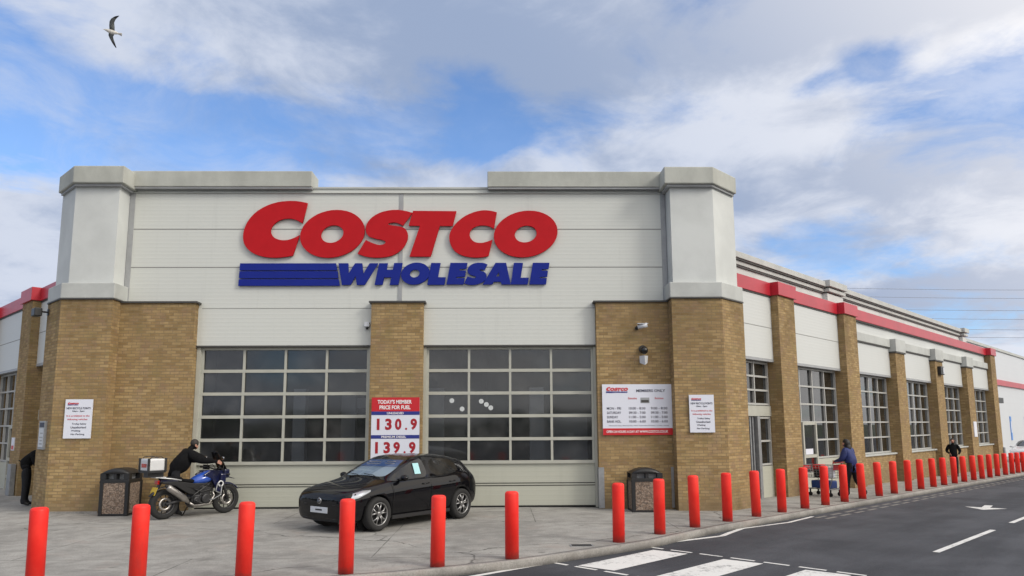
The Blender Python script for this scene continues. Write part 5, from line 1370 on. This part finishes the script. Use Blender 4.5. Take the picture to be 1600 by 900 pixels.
for c, rx, rz, w in (((-.478,.802,.358), .26, .11, -.19), ((-.352,.868,.345), .16, .06, -.17), ((-.181,.912,.372), .22, .045, -.20), ((-.036,.909,.416), .09, .085, -.18), ((.425,.81,.42), .055, .035, -.17), ((.375,.83,.405), .03, .02, -.10), ((.06,.917,.393), .12, .045, -.14), ((-.56,.78,.40), .08, .06, -.10), ((.40,.86,.22), .09, .06, -.14), ((.49,.86,.13), .12, .03, -.10),
                     ((-.103,.869,.49), .30, .07, .10), ((.30,.85,.33), .26, .10, .07), ((-.53,.818,.20), .14, .10, .18), ((.504,.828,.27), .3, .07, .08), ((-.15,.95,.27), .35, .05, .10)):
    dens = nt.math('ADD', dens, nt.math('MULTIPLY', blob(c, rx, rz), w))
thin = nt.smooth(nt.noise(pl_, 3.6, 10, .62, .6), .36, .68, .10, .50)
cov = nt.math('MAXIMUM', nt.smooth(dens, .335, .52), thin)
b1 = nt.math('ADD', nt.math('MULTIPLY', nt.noise(nt.vmath('ADD', pl_, (3.1, 1.7, 0)), 1.5, 10, .58, .3), .6), nt.math('MULTIPLY', nt.noise(nt.vmath('ADD', pl_, (1.1, 4.7, 0)), 4.2, 9, .62, .4), .4))
br = nt.math('ADD', b1, 0)
for c, rx, rz, w in (((-.05,.86,.49), .35, .075, -.12), ((.504,.828,.30), .28, .05, -.15), ((.30,.87,.29), .14, .05, -.12), ((.56,.82,.13), .25, .045, -.17), ((-.533,.818,.214), .16, .12, .11), ((.185,.915,.345), .20, .07, .08), ((.318,.858,.40), .10, .05, .05), ((.45,.83,.19), .25, .03, .10), ((.5,.78,.40), .16, .04, .03), ((.42,.80,.46), .25, .06, -.10), ((-.15,.95,.28), .3, .05, .16), ((-.4,.80,.46), .25, .05, .08)):
    br = nt.math('ADD', br, nt.math('MULTIPLY', blob(c, rx, rz), w))
ccol = nt.mix(nt.smooth(br, .39, .60), (3.3, 4.15, 5.95), (6.5, 7.05, 8.3))
# clouds are brighter on the sun's side of the sky
sd = nt.vmath('DOT_PRODUCT', dirv, tuple(SUN)); glow = nt.smooth(sd, -.15, 1.0, 0, 1)
ccol = nt.mix(glow, ccol, (16.5, 15.3, 13.7))
skyc = nt.vmath('MULTIPLY', sky.outputs[0], (1.35, 1.65, 2.0))
nt.link(nt.mix(cov, skyc, ccol), bg.inputs['Color'])

sun = bpy.data.lights.new('sun', 'SUN'); sun.energy = 1.65; sun.angle = radians(17); sun.color = (1, .95, .87)
so = bpy.data.objects.new('sun', sun); COL.objects.link(so); so.rotation_euler = (-SUN).to_track_quat('-Z', 'Y').to_euler(); so.location = (20, -20, 30)

cam = bpy.data.cameras.new('camera'); co = bpy.data.objects.new('camera', cam); COL.objects.link(co); SC.camera = co
cam.sensor_width = 36; cam.lens = 1150/1600*36; cam.shift_y = (503.4-450)/1600; cam.clip_end = 5000
yaw, tilt, roll = radians(1.05), radians(8.0), radians(.27)
co.matrix_world = Matrix.Translation((0, 0, 2.05)) @ Matrix.Rotation(-yaw, 4, 'Z') @ Matrix.Rotation(pi/2+tilt, 4, 'X') @ Matrix.Rotation(-roll, 4, 'Z')
SC.view_settings.view_transform = 'Standard'; SC.view_settings.look = 'None'; SC.view_settings.exposure = .0; SC.view_settings.gamma = 1
SC.view_settings.use_curve_mapping = False
SC.cycles.use_denoising = True
SC.cycles.max_bounces = 8; SC.cycles.transparent_max_bounces = 12
